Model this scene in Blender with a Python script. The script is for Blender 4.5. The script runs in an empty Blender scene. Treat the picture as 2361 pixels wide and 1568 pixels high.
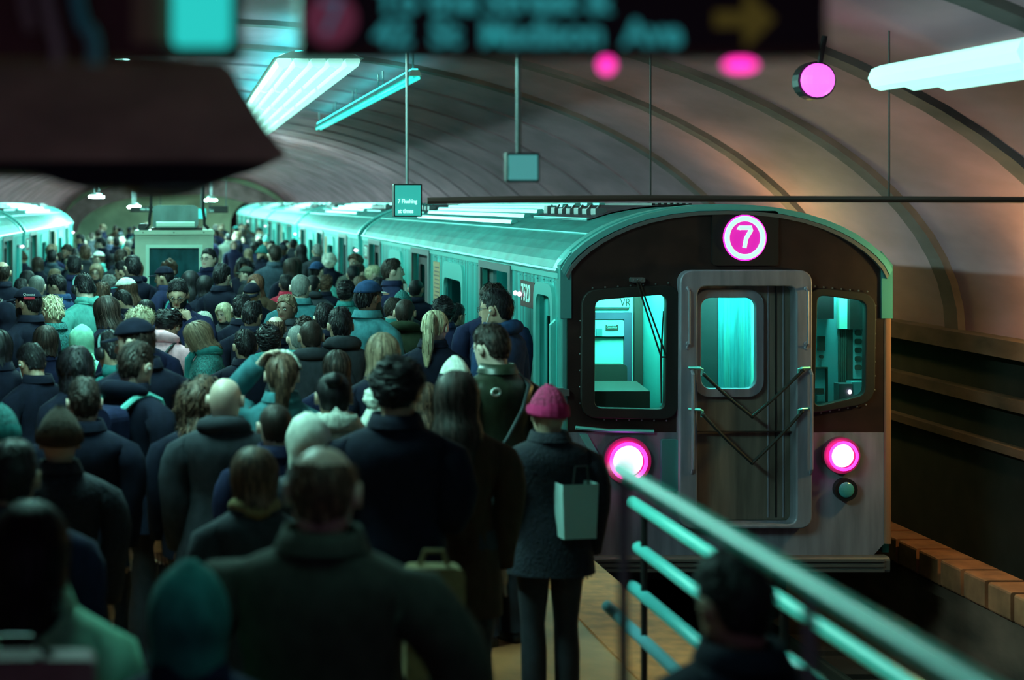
import bpy, math, random
import numpy as np
from math import sin, cos, pi, radians
from mathutils import Vector, Matrix

S = bpy.context.scene
COL = S.collection
random.seed(7)
EYE = 2.55                      # camera height above the platform floor

# ------------------------------------------------------------------ camera, world, exposure
cd = bpy.data.cameras.new('camera')
cam = bpy.data.objects.new('camera', cd)
COL.objects.link(cam)
cam.location = (0, 0, EYE)
cam.rotation_euler = (pi / 2, 0, 0)
cd.sensor_width = 36.0
cd.lens = 36.0 * 4000 / 2361    # 61 mm shift lens, looking straight down the platform
cd.shift_x = (1180.5 - 412) / 2361
cd.shift_y = -(784 - 468) / 2361
cd.clip_start = 0.05
cd.clip_end = 300
cd.dof.use_dof = True
cd.dof.focus_distance = 15.0
cd.dof.aperture_fstop = 1.7
S.camera = cam

wd = bpy.data.worlds.new('station_air')
S.world = wd
wd.use_nodes = True
wd.node_tree.nodes['Background'].inputs[0].default_value = (0.27, 0.21, 0.42, 1)
wd.node_tree.nodes['Background'].inputs[1].default_value = 0.48
S.view_settings.view_transform = 'Standard'
S.view_settings.look = 'None'
S.view_settings.exposure = 0.0
S.view_settings.gamma = 1.0
S.view_settings.use_curve_mapping = False
S.cycles.use_denoising = True
S.cycles.max_bounces = 6
S.cycles.diffuse_bounces = 3
S.cycles.glossy_bounces = 3
S.cycles.transparent_max_bounces = 12
S.cycles.sample_clamp_indirect = 4.0
S.cycles.caustics_reflective = False
S.cycles.caustics_refractive = False

LAMP = (0.38, 1.0, 0.86)        # colour of the platform's fluorescent tubes


def at(px, py, Y):
    """a point of the place seen at that pixel of the 2361x1568 frame, Y metres down the platform"""
    return ((px - 412) * Y / 4000.0, Y, EYE - (py - 468) * Y / 4000.0)


# ------------------------------------------------------------------ materials
_M = {}


def mat(name, col, rough=0.6, metal=0.0, emit=None, es=0.0, noise=0.0, nscale=(8, 8, 8), dark=0.4, bump=0.0, spec=0.4, detail=3.0):
    if name in _M:
        return _M[name]
    m = bpy.data.materials.new(name)
    m.use_nodes = True
    nt = m.node_tree
    b = nt.nodes['Principled BSDF']
    b.inputs['Base Color'].default_value = (*col, 1)
    b.inputs['Roughness'].default_value = rough
    b.inputs['Metallic'].default_value = metal
    b.inputs['Specular IOR Level'].default_value = spec
    if emit is not None:
        b.inputs['Emission Color'].default_value = (*emit, 1)
        b.inputs['Emission Strength'].default_value = es
    if noise > 0 or bump > 0:
        tc = nt.nodes.new('ShaderNodeTexCoord')
        mp = nt.nodes.new('ShaderNodeMapping')
        mp.inputs['Scale'].default_value = nscale
        nz = nt.nodes.new('ShaderNodeTexNoise')
        nz.inputs['Scale'].default_value = 1.0
        nz.inputs['Detail'].default_value = detail
        nt.links.new(tc.outputs['Object'], mp.inputs['Vector'])
        nt.links.new(mp.outputs['Vector'], nz.inputs['Vector'])
        if noise > 0:
            cr = nt.nodes.new('ShaderNodeValToRGB')
            cr.color_ramp.elements[0].position = 0.5 - 0.5 * noise * 0.5
            cr.color_ramp.elements[1].position = 0.5 + 0.5 * noise * 0.5
            cr.color_ramp.elements[0].color = (*[c * dark for c in col], 1)
            cr.color_ramp.elements[1].color = (*col, 1)
            nt.links.new(nz.outputs['Fac'], cr.inputs['Fac'])
            nt.links.new(cr.outputs['Color'], b.inputs['Base Color'])
        if bump > 0:
            bp = nt.nodes.new('ShaderNodeBump')
            bp.inputs['Strength'].default_value = bump
            bp.inputs['Distance'].default_value = 0.01
            nt.links.new(nz.outputs['Fac'], bp.inputs['Height'])
            nt.links.new(bp.outputs['Normal'], b.inputs['Normal'])
    _M[name] = m
    return m


def glass(name, tint=(0.55, 0.9, 0.85), gloss=0.12):
    if name in _M:
        return _M[name]
    m = bpy.data.materials.new(name)
    m.use_nodes = True
    nt = m.node_tree
    nt.nodes.remove(nt.nodes['Principled BSDF'])
    out = nt.nodes['Material Output']
    t = nt.nodes.new('ShaderNodeBsdfTransparent')
    t.inputs[0].default_value = (*tint, 1)
    g = nt.nodes.new('ShaderNodeBsdfGlossy')
    g.inputs['Roughness'].default_value = 0.05
    mx = nt.nodes.new('ShaderNodeMixShader')
    mx.inputs[0].default_value = gloss
    nt.links.new(t.outputs[0], mx.inputs[1])
    nt.links.new(g.outputs[0], mx.inputs[2])
    nt.links.new(mx.outputs[0], out.inputs[0])
    _M[name] = m
    return m


# ------------------------------------------------------------------ mesh helpers
def link(name, me, parent=None):
    o = bpy.data.objects.new(name, me)
    COL.objects.link(o)
    if parent is not None:
        o.parent = parent
    return o


def tag(o, label=None, cat=None, group=None, kind=None):
    if label:
        o['label'] = label
    if cat:
        o['category'] = cat
    if group:
        o['group'] = group
    if kind:
        o['kind'] = kind
    return o


def empty(name, loc=(0, 0, 0), rz=0.0, **k):
    o = bpy.data.objects.new(name, None)
    o.empty_display_size = 0.1
    COL.objects.link(o)
    o.location = loc
    o.rotation_euler = (0, 0, rz)
    tag(o, **k)
    return o


class MB:
    """collects boxes, tubes, spheres ...; build() links them as ONE mesh object"""

    def __init__(s):
        s.v = []
        s.f = []
        s.m = []
        s.cur = 0

    def add(s, vs, fs, mi=None):
        b = len(s.v)
        s.v.extend([tuple(map(float, p)) for p in vs])
        s.f.extend([tuple(b + i for i in f) for f in fs])
        s.m.extend([s.cur if mi is None else mi] * len(fs))
        return s

    def box(s, x0, x1, y0, y1, z0, z1, mi=None):
        vs = [(x0, y0, z0), (x1, y0, z0), (x1, y1, z0), (x0, y1, z0), (x0, y0, z1), (x1, y0, z1), (x1, y1, z1), (x0, y1, z1)]
        return s.add(vs, [(0, 3, 2, 1), (4, 5, 6, 7), (0, 1, 5, 4), (1, 2, 6, 5), (2, 3, 7, 6), (3, 0, 4, 7)], mi)

    def rbox(s, x0, x1, y0, y1, z0, z1, r=0.02, axis='y', n=4, mi=None):
        """box with four rounded edges running along axis"""
        d = {'y': (x0, x1, z0, z1, y0, y1), 'x': (y0, y1, z0, z1, x0, x1), 'z': (x0, x1, y0, y1, z0, z1)}[axis]
        p = rrect(d[0], d[1], d[2], d[3], r, n)
        return s.prism(p, d[4], d[5], axis, mi)

    def prism(s, poly, t0, t1, axis='y', mi=None):
        n = len(poly)

        def P(u, v, t):
            return (u, t, v) if axis == 'y' else (t, u, v) if axis == 'x' else (u, v, t)
        vs = [P(u, v, t0) for u, v in poly] + [P(u, v, t1) for u, v in poly]
        fs = [(i, (i + 1) % n, n + (i + 1) % n, n + i) for i in range(n)]
        fs += [tuple(range(n - 1, -1, -1)), tuple(range(n, 2 * n))]
        return s.add(vs, fs, mi)

    def tube(s, path, r, n=8, closed=False, cap=True, mi=None):
        P = [np.array(p, float) for p in path]
        m = len(P)
        rr = r if hasattr(r, '__len__') else [r] * m
        ref = None
        rings = []
        for i in range(m):
            if closed:
                t = P[(i + 1) % m] - P[i - 1]
            else:
                t = P[min(i + 1, m - 1)] - P[max(i - 1, 0)]
            t = t / (np.linalg.norm(t) + 1e-9)
            if ref is None:
                ref = np.array((0, 0, 1.)) if abs(t[2]) < 0.9 else np.array((0, 1., 0))
            u = np.cross(ref, t)
            u /= np.linalg.norm(u) + 1e-9
            w = np.cross(t, u)
            ref = w
            rings.append([P[i] + rr[i] * (cos(2 * pi * k / n) * u + sin(2 * pi * k / n) * w) for k in range(n)])
        vs = [p for R in rings for p in R]
        fs = []
        for i in range(m if closed else m - 1):
            a, b = i * n, ((i + 1) % m) * n
            fs += [(a + k, a + (k + 1) % n, b + (k + 1) % n, b + k) for k in range(n)]
        if cap and not closed:
            fs += [tuple(range(n - 1, -1, -1)), tuple(range((m - 1) * n, m * n))]
        return s.add(vs, fs, mi)

    def sphere(s, c, r, nu=10, nv=6, mi=None):
        rx, ry, rz = r if hasattr(r, '__len__') else (r, r, r)
        vs = [(c[0], c[1], c[2] + rz)]
        for j in range(1, nv):
            t = pi * j / nv
            for i in range(nu):
                a = 2 * pi * i / nu
                vs.append((c[0] + rx * sin(t) * cos(a), c[1] + ry * sin(t) * sin(a), c[2] + rz * cos(t)))
        vs.append((c[0], c[1], c[2] - rz))
        fs = [(0, 1 + i, 1 + (i + 1) % nu) for i in range(nu)]
        for j in range(nv - 2):
            a, b = 1 + j * nu, 1 + (j + 1) * nu
            fs += [(a + i, b + i, b + (i + 1) % nu, a + (i + 1) % nu) for i in range(nu)]
        a = 1 + (nv - 2) * nu
        fs += [(a + i, len(vs) - 1, a + (i + 1) % nu) for i in range(nu)]
        return s.add(vs, fs, mi)

    def disc(s, c, r, t, axis='y', n=24, mi=None):
        return s.prism([(c[0 if axis != 'x' else 1] + r * cos(2 * pi * k / n), c[2 if axis != 'z' else 1] + r * sin(2 * pi * k / n)) for k in range(n)],
                       (c[1] if axis == 'y' else c[0] if axis == 'x' else c[2]) - t / 2,
                       (c[1] if axis == 'y' else c[0] if axis == 'x' else c[2]) + t / 2, axis, mi)

    def build(s, name, mats, parent=None, smooth=False, **k):
        me = bpy.data.meshes.new(name)
        me.from_pydata(s.v, [], s.f)
        mats = mats if isinstance(mats, (list, tuple)) else [mats]
        for m in mats:
            me.materials.append(m)
        if len(mats) > 1:
            me.polygons.foreach_set('material_index', s.m)
        if smooth:
            me.polygons.foreach_set('use_smooth', [True] * len(s.f))
        me.update()
        o = link(name, me, parent)
        tag(o, **k)
        return o


def rrect(x0, x1, y0, y1, r, n=5):
    r = min(r, abs(x1 - x0) / 2 - 1e-4, abs(y1 - y0) / 2 - 1e-4)
    out = []
    for cx, cy, a0 in ((x1 - r, y1 - r, 0), (x0 + r, y1 - r, pi / 2), (x0 + r, y0 + r, pi), (x1 - r, y0 + r, 1.5 * pi)):
        for k in range(n + 1):
            a = a0 + pi / 2 * k / n
            out.append((cx + r * cos(a), cy + r * sin(a)))
    return out


def rpoly(pts, r, n=5):
    """polygon with rounded corners"""
    out = []
    m = len(pts)
    for i in range(m):
        p = np.array(pts[i], float)
        a = np.array(pts[i - 1], float) - p
        b = np.array(pts[(i + 1) % m], float) - p
        la, lb = np.linalg.norm(a), np.linalg.norm(b)
        d = min(r, la * 0.45, lb * 0.45)
        s0, s1 = p + a / la * d, p + b / lb * d
        for k in range(n + 1):
            t = k / n
            out.append(tuple((1 - t) ** 2 * s0 + 2 * t * (1 - t) * p + t * t * s1))
    return out


def _curve_mesh(cu):
    o = bpy.data.objects.new('tmp', cu)
    COL.objects.link(o)
    dg = bpy.context.evaluated_depsgraph_get()
    me = bpy.data.meshes.new_from_object(o.evaluated_get(dg))
    bpy.data.objects.remove(o)
    return me


def plate(name, outline, holes, thick, plane, pos, m, parent=None, bevel=0.0, **k):
    """flat plate with holes. plane 'y': (u,v) -> x,z at y=pos ; plane 'x': (u,v) -> y,z at x=pos"""
    cu = bpy.data.curves.new(name, 'CURVE')
    cu.dimensions = '2D'
    cu.fill_mode = 'BOTH'
    cu.extrude = thick / 2
    cu.bevel_depth = bevel
    for poly in [outline] + list(holes):
        sp = cu.splines.new('POLY')
        sp.points.add(len(poly) - 1)
        for i, (u, v) in enumerate(poly):
            sp.points[i].co = (u, v, 0, 1)
        sp.use_cyclic_u = True
    me = _curve_mesh(cu)
    for v in me.vertices:
        u, w, t = v.co
        v.co = (u, pos + t, w) if plane == 'y' else (pos + t, u, w)
    me.materials.clear()
    me.materials.append(m)
    me.name = name
    o = link(name, me, parent)
    tag(o, **k)
    return o


def text(name, body, size, m, parent=None, ext=0.002, M=None, align='LEFT', bold=0.0, **k):
    cu = bpy.data.curves.new(name, 'FONT')
    cu.body = body
    cu.size = size
    cu.extrude = ext
    cu.offset = bold
    cu.align_x = align
    cu.align_y = 'CENTER'
    cu.resolution_u = 3
    me = _curve_mesh(cu)
    if M is not None:
        me.transform(M)
    me.materials.clear()
    me.materials.append(m)
    me.name = name
    o = link(name, me, parent)
    tag(o, **k)
    return o


def facing_cam(loc, sx=1.0, sy=1.0):
    """matrix: text plane facing -Y at loc"""
    return Matrix.Translation(loc) @ Matrix.Rotation(pi / 2, 4, 'X') @ Matrix.Diagonal((sx, sy, 1, 1))


def facing_left(loc, sx=1.0, sy=1.0):
    """text plane facing -X, read along decreasing... +(-Y)"""
    return Matrix.Translation(loc) @ Matrix.Rotation(-pi / 2, 4, 'Z') @ Matrix.Rotation(pi / 2, 4, 'X') @ Matrix.Diagonal((sx, sy, 1, 1))


def copy_tree(o, parent=None):
    c = o.copy()
    COL.objects.link(c)
    c.parent = parent
    for ch in list(o.children):
        copy_tree(ch, c)
    return c
# ------------------------------------------------------------------ the setting: platform, track beds, vault
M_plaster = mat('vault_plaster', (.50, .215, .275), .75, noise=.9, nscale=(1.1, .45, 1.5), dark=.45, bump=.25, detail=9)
M_seam = mat('vault_seam_dirt', (.20, .115, .12), .9, noise=.8, nscale=(2, 1, 2), dark=.4, bump=.2)
M_seam2 = mat('vault_seam_pale', (.40, .185, .235), .85, noise=.8, nscale=(2, 1, 2), dark=.5, bump=.2)
M_conc = mat('tunnel_concrete', (.22, .095, .07), .9, noise=.9, nscale=(.8, 1.4, 3.5), dark=.25, bump=.3, detail=6)
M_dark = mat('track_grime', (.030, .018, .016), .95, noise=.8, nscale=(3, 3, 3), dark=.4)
M_tile = mat('platform_tile', (.45, .16, .06), .55, noise=.7, nscale=(3, 3, 3), dark=.6)
M_edge = mat('platform_edge_strip', (.60, .17, .045), .7, noise=.6, nscale=(9, 9, 9), dark=.6)
M_black = mat('black_paint', (.012, .010, .011), .45)
M_steelD = mat('dull_steel', (.22, .25, .26), .42, metal=.85)
M_rubber = mat('black_rubber', (.010, .008, .008), .6)

Y0, Y1 = -8.0, 106.0
VA, VB, VZ = 7.0, 3.1, 1.4      # vault half width, rise, springing height


def vault(a):
    return VA * cos(a), VZ + VB * sin(a)


m = MB()
m.box(-2.95, 2.95, Y0, Y1, -.18, 0)
m.build('floor', M_tile, kind='structure')
for i, s in enumerate((1, -1)):
    x0, x1 = sorted((s * 2.95, s * 2.45))
    m = MB()
    m.box(x0, x1, Y0, Y1, .001, .012)
    m.build('trim_%d' % (i + 1), M_edge, kind='structure')
    m = MB()
    m.box(min(s * 2.75, s * 2.60), max(s * 2.75, s * 2.60), Y0, Y1, -1.25, -.18)
    m.build('wall_platform_%s' % ('right' if s > 0 else 'left'), M_dark, kind='structure')
    x0, x1 = sorted((s * 2.60, s * 7.1))
    m = MB()
    m.box(x0, x1, Y0, Y1, -1.35, -1.25)
    m.build('floor_track_%s' % ('right' if s > 0 else 'left'), M_dark, kind='structure')
    for q in (3.70, 5.13):           # running rails
        m = MB()
        for dz, w in ((-1.25, .06), (-1.23, .06), (-1.22, .012), (-1.13, .012), (-1.12, .033), (-1.10, .033)):
            m.v += [(s * q - w, Y0, dz), (s * q + w, Y0, dz), (s * q + w, Y1, dz), (s * q - w, Y1, dz)]
        for j in range(5):
            m.f += [(4 * j + k, 4 * j + (k + 1) % 4, 4 * j + 4 + (k + 1) % 4, 4 * j + 4 + k) for k in range(4)]
        m.m = [0] * len(m.f)
        tag(m.build('running_rail', mat('rail_steel', (.10, .075, .06), .4, metal=.7)), 'steel running rail of the %s track, %s the platform' % ('right' if s > 0 else 'left', 'nearer to' if q < 4 else 'farther from'), 'rail', 'running rails of the %s track' % ('right' if s > 0 else 'left'))
    m = MB()
    for k in range(26):
        m.box(*sorted((s * 3.2, s * 5.65)), -2 + k * .72, -1.74 + k * .72, -1.25, -1.21)
    m.build('trim_%d' % (i + 3), M_dark, kind='structure')
    # wall under the vault, with ledges
    m = MB()
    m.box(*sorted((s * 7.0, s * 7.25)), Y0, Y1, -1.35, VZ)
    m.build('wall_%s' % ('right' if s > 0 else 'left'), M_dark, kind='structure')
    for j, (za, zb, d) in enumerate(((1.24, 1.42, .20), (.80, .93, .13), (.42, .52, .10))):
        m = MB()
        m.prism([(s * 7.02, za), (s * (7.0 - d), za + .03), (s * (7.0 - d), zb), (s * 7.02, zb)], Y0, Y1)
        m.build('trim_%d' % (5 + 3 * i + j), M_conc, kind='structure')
# bench wall beside the right track, with rust red battens
m = MB()
m.box(6.35, 7.0, Y0, Y1, -1.25, -.62)
bw = m.build('trim_11', M_conc, kind='structure')
m = MB()
for k in range(40):
    m.v += []
    m.rbox(6.30, 6.62, 6.0 + k * .42, 6.36 + k * .42, -.62, -.40, .02, 'y', 2)
    m.build('cover_board', mat('rust_board', (.42, .13, .06), .8, noise=.8, nscale=(5, 5, 5), dark=.5), bw)
    m = MB()

# vault
m = MB()
na = 44
ys = [Y0 + i * (Y1 - Y0) / 40 for i in range(41)]
for y in ys:
    for k in range(na + 1):
        x, z = vault(pi * k / na)
        m.v.append((x, y, z))
for j in range(40):
    m.f += [(j * (na + 1) + k, (j + 1) * (na + 1) + k, (j + 1) * (na + 1) + k + 1, j * (na + 1) + k + 1) for k in range(na)]
m.m = [0] * len(m.f)
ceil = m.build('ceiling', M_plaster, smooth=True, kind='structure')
for j in range(34):                     # transverse seam ribs of the vault, each a band standing a little proud
    yc = 7.2 + 2.8 * j
    m = MB()
    w, dp = (.17, .05) if j < 6 else (.10, .025)
    for k in range(na + 1):
        a = pi * k / na
        x, z = vault(a)
        x2, z2 = (VA - dp) * cos(a), VZ + (VB - dp) * sin(a)
        m.v += [(x, yc - w, z), (x2, yc - w * .8, z2), (x2, yc + w * .8, z2), (x, yc + w, z)]
    for k in range(na):
        m.f += [(4 * k + q, 4 * k + q + 1, 4 * k + 5 + q, 4 * k + 4 + q) for q in range(3)]
    m.m = [0] * len(m.f)
    m.build('vault_rib', M_seam if j < 6 else M_seam2, ceil, smooth=False)
# end wall with the two bores of the tunnel
out = [(7.2, -1.35)] + [vault(pi * k / 30) for k in range(31)] + [(-7.2, -1.35)]
out = [(x * 1.02, z + (.05 if z > 0 else 0)) for x, z in out]
hole = lambda cx: [(cx + 1.75, -1.2)] + [(cx + 1.75 * cos(pi * k / 14), 1.2 + 1.6 * sin(pi * k / 14)) for k in range(15)] + [(cx - 1.75, -1.2)]
plate('wall_end', out, [hole(4.9)], .3, 'y', Y1 - .2, mat('end_wall_plaster', (.60, .74, .52), .8, noise=.7, nscale=(.7, 1, .7), dark=.55), kind='structure')
m = MB()
for k in range(41):
    a = pi * k / 40
    for r, yy in ((6.75, 97.9), (5.75, 97.9), (5.75, 99.0), (6.75, 99.0)):
        m.v.append((r * cos(a), yy, .9 + (r - 3.55) * sin(a)))
for k in range(40):
    m.f += [(4 * k + q, 4 * k + (q + 1) % 4, 4 * k + 4 + (q + 1) % 4, 4 * k + 4 + q) for q in range(4)]
m.m = [0] * len(m.f)
m.build('trim_12', M_seam, smooth=False, kind='structure')
m = MB()
m.box(-7.2, 7.2, Y1 + 5, Y1 + 5.2, -1.4, 5)
m.build('wall_back', M_dark, kind='structure')

# ------------------------------------------------------------------ subway cars
M_steel = mat('stainless_side', (.10, .70, .67), .36, metal=.55, noise=.55, nscale=(3, 13, .45), dark=.30, bump=.05, detail=5)  # streaks hold dirt and also vertical reflections put into the colour
M_roof = mat('roof_steel', (.04, .27, .255), .55, metal=.25, noise=.7, nscale=(6, 2.2, 6), dark=.55, detail=5)
M_roofd = mat('roof_dark', (.055, .030, .045), .6, noise=.6, nscale=(6, 6, 6), dark=.6)
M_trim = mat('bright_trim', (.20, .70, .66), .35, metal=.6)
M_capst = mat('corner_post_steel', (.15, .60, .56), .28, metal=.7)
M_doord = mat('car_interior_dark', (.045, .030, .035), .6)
M_wing = glass('side_window_glass', (.14, .34, .36), .10)
M_inner = mat('car_inner_panel', (.16, .36, .36), .5)
M_mask = mat('cab_front_black', (.030, .014, .012), .35, noise=.5, nscale=(5, 5, 5), dark=.6)
M_fst = mat('front_steel', (.30, .27, .34), .42, metal=.25, noise=.6, nscale=(10, 10, 1.5), dark=.65)
M_dleaf = mat('storm_door_steel', (.26, .20, .17), .45, metal=.45, noise=.7, nscale=(12, 12, 1.2), dark=.55)
M_cabw = mat('cab_wall_mint', (.36, .86, .74), .5)
M_white = mat('white_letter', (.55, .85, .80), .5)
M_brown = mat('plate_brown', (.060, .018, .018), .5)
M_signal = mat('marker_lamp_pink', (.8, .3, .6), .4, emit=(1.0, .62, .80), es=4.0)

W2, ZG, ZT = 1.335, 2.0, 2.52      # half width, gutter height, crown height
CL = 15.06


def roof_z(x):
    t = abs(x) / W2
    return ZG + (ZT - ZG) * (max(0, 1 - t ** 2.35)) ** .72


ROOFX = [-W2 * q for q in (1, .97, .92, .86, .78, .70, .60, .48, .34, .18)] + [0] + [W2 * q for q in (.18, .34, .48, .60, .70, .78, .86, .92, .97, 1)]
DOORS = [(2.04, 3.68), (7.24, 8.86), (12.40, 14.0)]
WINS = [(4.67, 6.10), (9.85, 11.25)]


def make_car(cab, label):
    """car with its platform side at x=-1.335, its front end at y=0; s runs along y"""
    car = empty('subway_car', label=label, cat='train car', group='subway cars')
    P = lambda mb, n, m_, p=car, **k: mb.build(n, m_, p, **k)
    y0 = .05
    # platform side with openings
    holes = [[(a + .10, .0), (b - .10, .0), (b - .10, 1.93), (a + .10, 1.93)] for a, b in DOORS]
    holes += [rrect(a + .10, b - .10, 1.02, 1.80, .12) for a, b in WINS]
    if cab:
        holes.append(rpoly([(.22, .0), (.80, .0), (.80, 1.80), (.22, 1.80)], .14))
    else:
        holes.append(rrect(.55, 1.15, 1.05, 1.78, .1))
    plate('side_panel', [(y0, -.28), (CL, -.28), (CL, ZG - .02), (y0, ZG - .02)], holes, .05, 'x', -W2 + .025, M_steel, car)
    m = MB()
    m.box(-W2 - .012, -W2, y0, CL, 1.935, 1.985)
    P(m, 'letter_board', M_trim)
    m = MB()
    for k in range(60):
        yk = .12 + k * .2485
        if not any(a - .2 < yk < b + .05 for a, b in DOORS):
            m.box(-W2 - .005, -W2 + .01, yk, yk + .16, 1.90, 1.912)
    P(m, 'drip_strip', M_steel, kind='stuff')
    # far side, floor, ends
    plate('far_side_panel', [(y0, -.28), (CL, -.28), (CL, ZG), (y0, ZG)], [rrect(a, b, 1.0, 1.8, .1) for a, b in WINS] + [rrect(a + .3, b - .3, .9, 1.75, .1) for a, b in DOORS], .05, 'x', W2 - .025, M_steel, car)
    m = MB()
    m.box(-W2 + .05, W2 - .05, y0, CL, -.10, -.02)
    m.box(-1.1, 1.1, 1.2, CL - 1.2, -.75, -.28)
    for yy in (2.2, CL - 2.2):
        for dy in (-.95, .95):
            for s in (-1, 1):
                m.disc((s * .72, yy + dy, -.68), .42, .12, 'x', 18)
    P(m, 'underframe', M_black)
    if cab:
        m = MB()
        m.box(-W2 + .05, W2 - .05, CL - .06, CL, -.28, ZG)
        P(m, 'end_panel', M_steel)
    else:
        for yy in (y0, CL - .06):
            m = MB()
            m.prism([(-W2 + .03, -.28), (W2 - .03, -.28)] + [(x * .97, roof_z(x) - .03) for x in ROOFX[::-1]], yy, yy + .06)
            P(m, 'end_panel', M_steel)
    # roof
    m = MB()
    for yy in (y0, CL):
        m.v += [(x, yy, roof_z(x)) for x in ROOFX] + [(x * .97, yy, roof_z(x) - .05) for x in ROOFX]
    n = len(ROOFX)
    for k in range(n - 1):
        m.f += [(k, k + 1, 2 * n + k + 1, 2 * n + k), (n + k, 3 * n + k, 3 * n + k + 1, n + k + 1), (k, n + k, n + k + 1, k + 1), (2 * n + k, 2 * n + k + 1, 3 * n + k + 1, 3 * n + k)]
    m.m = [0] * len(m.f)
    P(m, 'roof', M_roof, smooth=False)
    m = MB()
    m.tube([(-W2 - .012, y0, ZG), (-W2 - .012, CL, ZG)], .018, 6)
    P(m, 'gutter', M_trim)
    xc = -W2 * .78
    m = MB()
    m.tube([(xc, y0 + .2, roof_z(xc) + .004), (xc, CL - .2, roof_z(xc) + .004)], .012, 6)
    P(m, 'roof_seam', M_trim)
    for k in range(9):                   # raised ribs along the roof
        x = -W2 * (.70 - .115 * k)
        m = MB()
        z = roof_z(x)
        m.prism([(x - .055, z - .01), (x - .045, z + .028), (x + .01, z + .034), (x + .03, z - .01)], 3.9 + .10 * k, 10.9 + .04 * k)
        P(m, 'roof_rib', M_trim)
    for a, b in ((1.2, 3.7), (11.4, 13.9)):     # sunken air conditioning decks near the ends
        m = MB()
        m.v += [(x, yy, roof_z(x) + dz) for yy in (a, b) for dz in (.012,) for x in np.linspace(-W2 * .62, W2 * .62, 9)]
        m.f = [(k, k + 1, 9 + k + 1, 9 + k) for k in range(8)]
        m.m = [0] * 8
        ac = P(m, 'air_conditioner', M_roofd)
        for k in range(7):
            x = -W2 * (.12 + .012 * 0) + k * .055
            g = MB()
            g.box(x, x + .028, a + .4, b - .4, roof_z(x) + .010, roof_z(x) + .030)
            g.build('grille_bar', M_black, ac)
        g = MB()
        xm = -W2 * .60
        g.box(xm - .015, xm + .01, a + .1, b - .1, roof_z(xm) - .015, roof_z(xm) + .018)
        g.build('deck_rail', M_trim, ac)
        rs = random.Random(4)
        for k in range(7):
            g = MB()
            yy = a + .25 + k * (b - a - .5) / 6
            x = -W2 * .52
            g.rbox(x - .03, x + .07, yy - .08, yy + .09, roof_z(x), roof_z(x) + .06 + rs.random() * .03, .012, 'y', 2)
            g.tube([(x, yy, roof_z(x) + .04), (x + .06, yy + .12, roof_z(x) + .09), (x + .02, yy + .2, roof_z(x) + .03)], .010, 6)
            g.build('roof_fitting', M_steelD, ac)
    for yy, w in ((.08, .16), (CL - .20, .12)):      # arched end bands
        m = MB()
        for x in ROOFX:
            z = roof_z(x)
            m.v += [(x * 1.006, yy, z + .02), (x * 1.006, yy + w, z + .02), (x * .98, yy + w, z - .03), (x * .98, yy, z - .03)]
        for k in range(n - 1):
            m.f += [(4 * k + q, 4 * k + (q + 1) % 4, 4 * k + 4 + (q + 1) % 4, 4 * k + 4 + q) for q in range(4)]
        m.m = [0] * len(m.f)
        P(m, 'end_arch', M_trim)
    # doors
    for i, (a, b) in enumerate(DOORS):
        fr = plate('door_frame', [(a - .02, -.05), (b + .02, -.05), (b + .02, 1.97), (a - .02, 1.97)], [[(a + .09, .0), (b - .09, .0), (b - .09, 1.90), (a + .09, 1.90)]], .03, 'x', -W2 - .008, M_steelD, car)
        mid = (a + b) / 2
        for q0, q1 in ((a + .08, mid - .004), (mid + .004, b - .08)):
            if cab and i == 0:
                q0, q1 = (q0 - .50, q1 - .50) if q1 < mid else (q0 + .50, q1 + .50)     # slid open
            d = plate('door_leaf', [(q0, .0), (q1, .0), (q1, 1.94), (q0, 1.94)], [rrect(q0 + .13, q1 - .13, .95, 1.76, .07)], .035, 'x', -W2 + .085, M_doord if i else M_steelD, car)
            g = MB()
            g.box(-W2 + .08, -W2 + .09, q0 + .11, q1 - .11, .93, 1.78)
            g.build('door_window', M_wing, d)
    for a, b in WINS:
        f = plate('window_frame', rrect(a, b, .94, 1.88, .17), [rrect(a + .10, b - .10, 1.02, 1.70, .12)], .035, 'x', -W2 - .010, M_trim, car)
        g = MB()
        g.box(-W2 + .02, -W2 + .03, a + .06, b - .06, .98, 1.82)
        g.build('window_pane', M_wing, f)
        g = MB()
        g.box(-W2 - .024, -W2 - .004, a + .10, b - .10, 1.70, 1.735)
        g.build('vent_bar', M_steelD, f)
    # plates and lamps on the side
    for yc in ((1.30,) if cab else ()) + (14.45,):
        pl = MB()
        pl.box(-W2 - .006, -W2 + .004, yc - .30, yc + .30, 1.63, 1.86)
        pl = P(pl, 'number_plate', M_brown)
        text('number', '7520' if cab else '7%d1' % (50 if yc > 2 else 52), .215, M_white, pl, .003, facing_left((-W2 - .008, yc + .255, 1.745), .92, 1.0), bold=.003)
    yl = 1.72 if cab else .35
    for dy in (0, .19):
        m = MB()
        m.sphere((-W2 - .03, yl - dy, 1.735), (.020, .022, .022), 10, 8)
        P(m, 'marker_light', M_signal)
    # notice beside the second door and far inner wall
    m = MB()
    m.box(-W2 - .006, -W2, 6.45, 6.95, 1.35, 1.85)
    nt = P(m, 'notice', mat('notice_buff', (.34, .22, .12), .7))
    for k in range(9):
        g = MB()
        g.box(-W2 - .009, -W2 - .005, 6.50, 6.90 - (k % 3) * .05, 1.39 + k * .048, 1.405 + k * .048)
        g.build('notice_line', M_brown, nt)
    m = MB()
    m.box(W2 - .12, W2 - .06, y0 + 2.0 if cab else y0 + .1, CL - .1, 0, ZG)
    P(m, 'inner_wall', M_inner)
    for k in range(4):
        m = MB()
        yc = 3.2 + k * 3.2
        m.box(-.55, -.40, yc - 1.2, yc + 1.2, 2.14, 2.17)
        P(m, 'ceiling_light', mat('car_lamp', (.6, .9, .85), .5, emit=(.16, .9, .8), es=22 if cab else 4))
    return car


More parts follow.
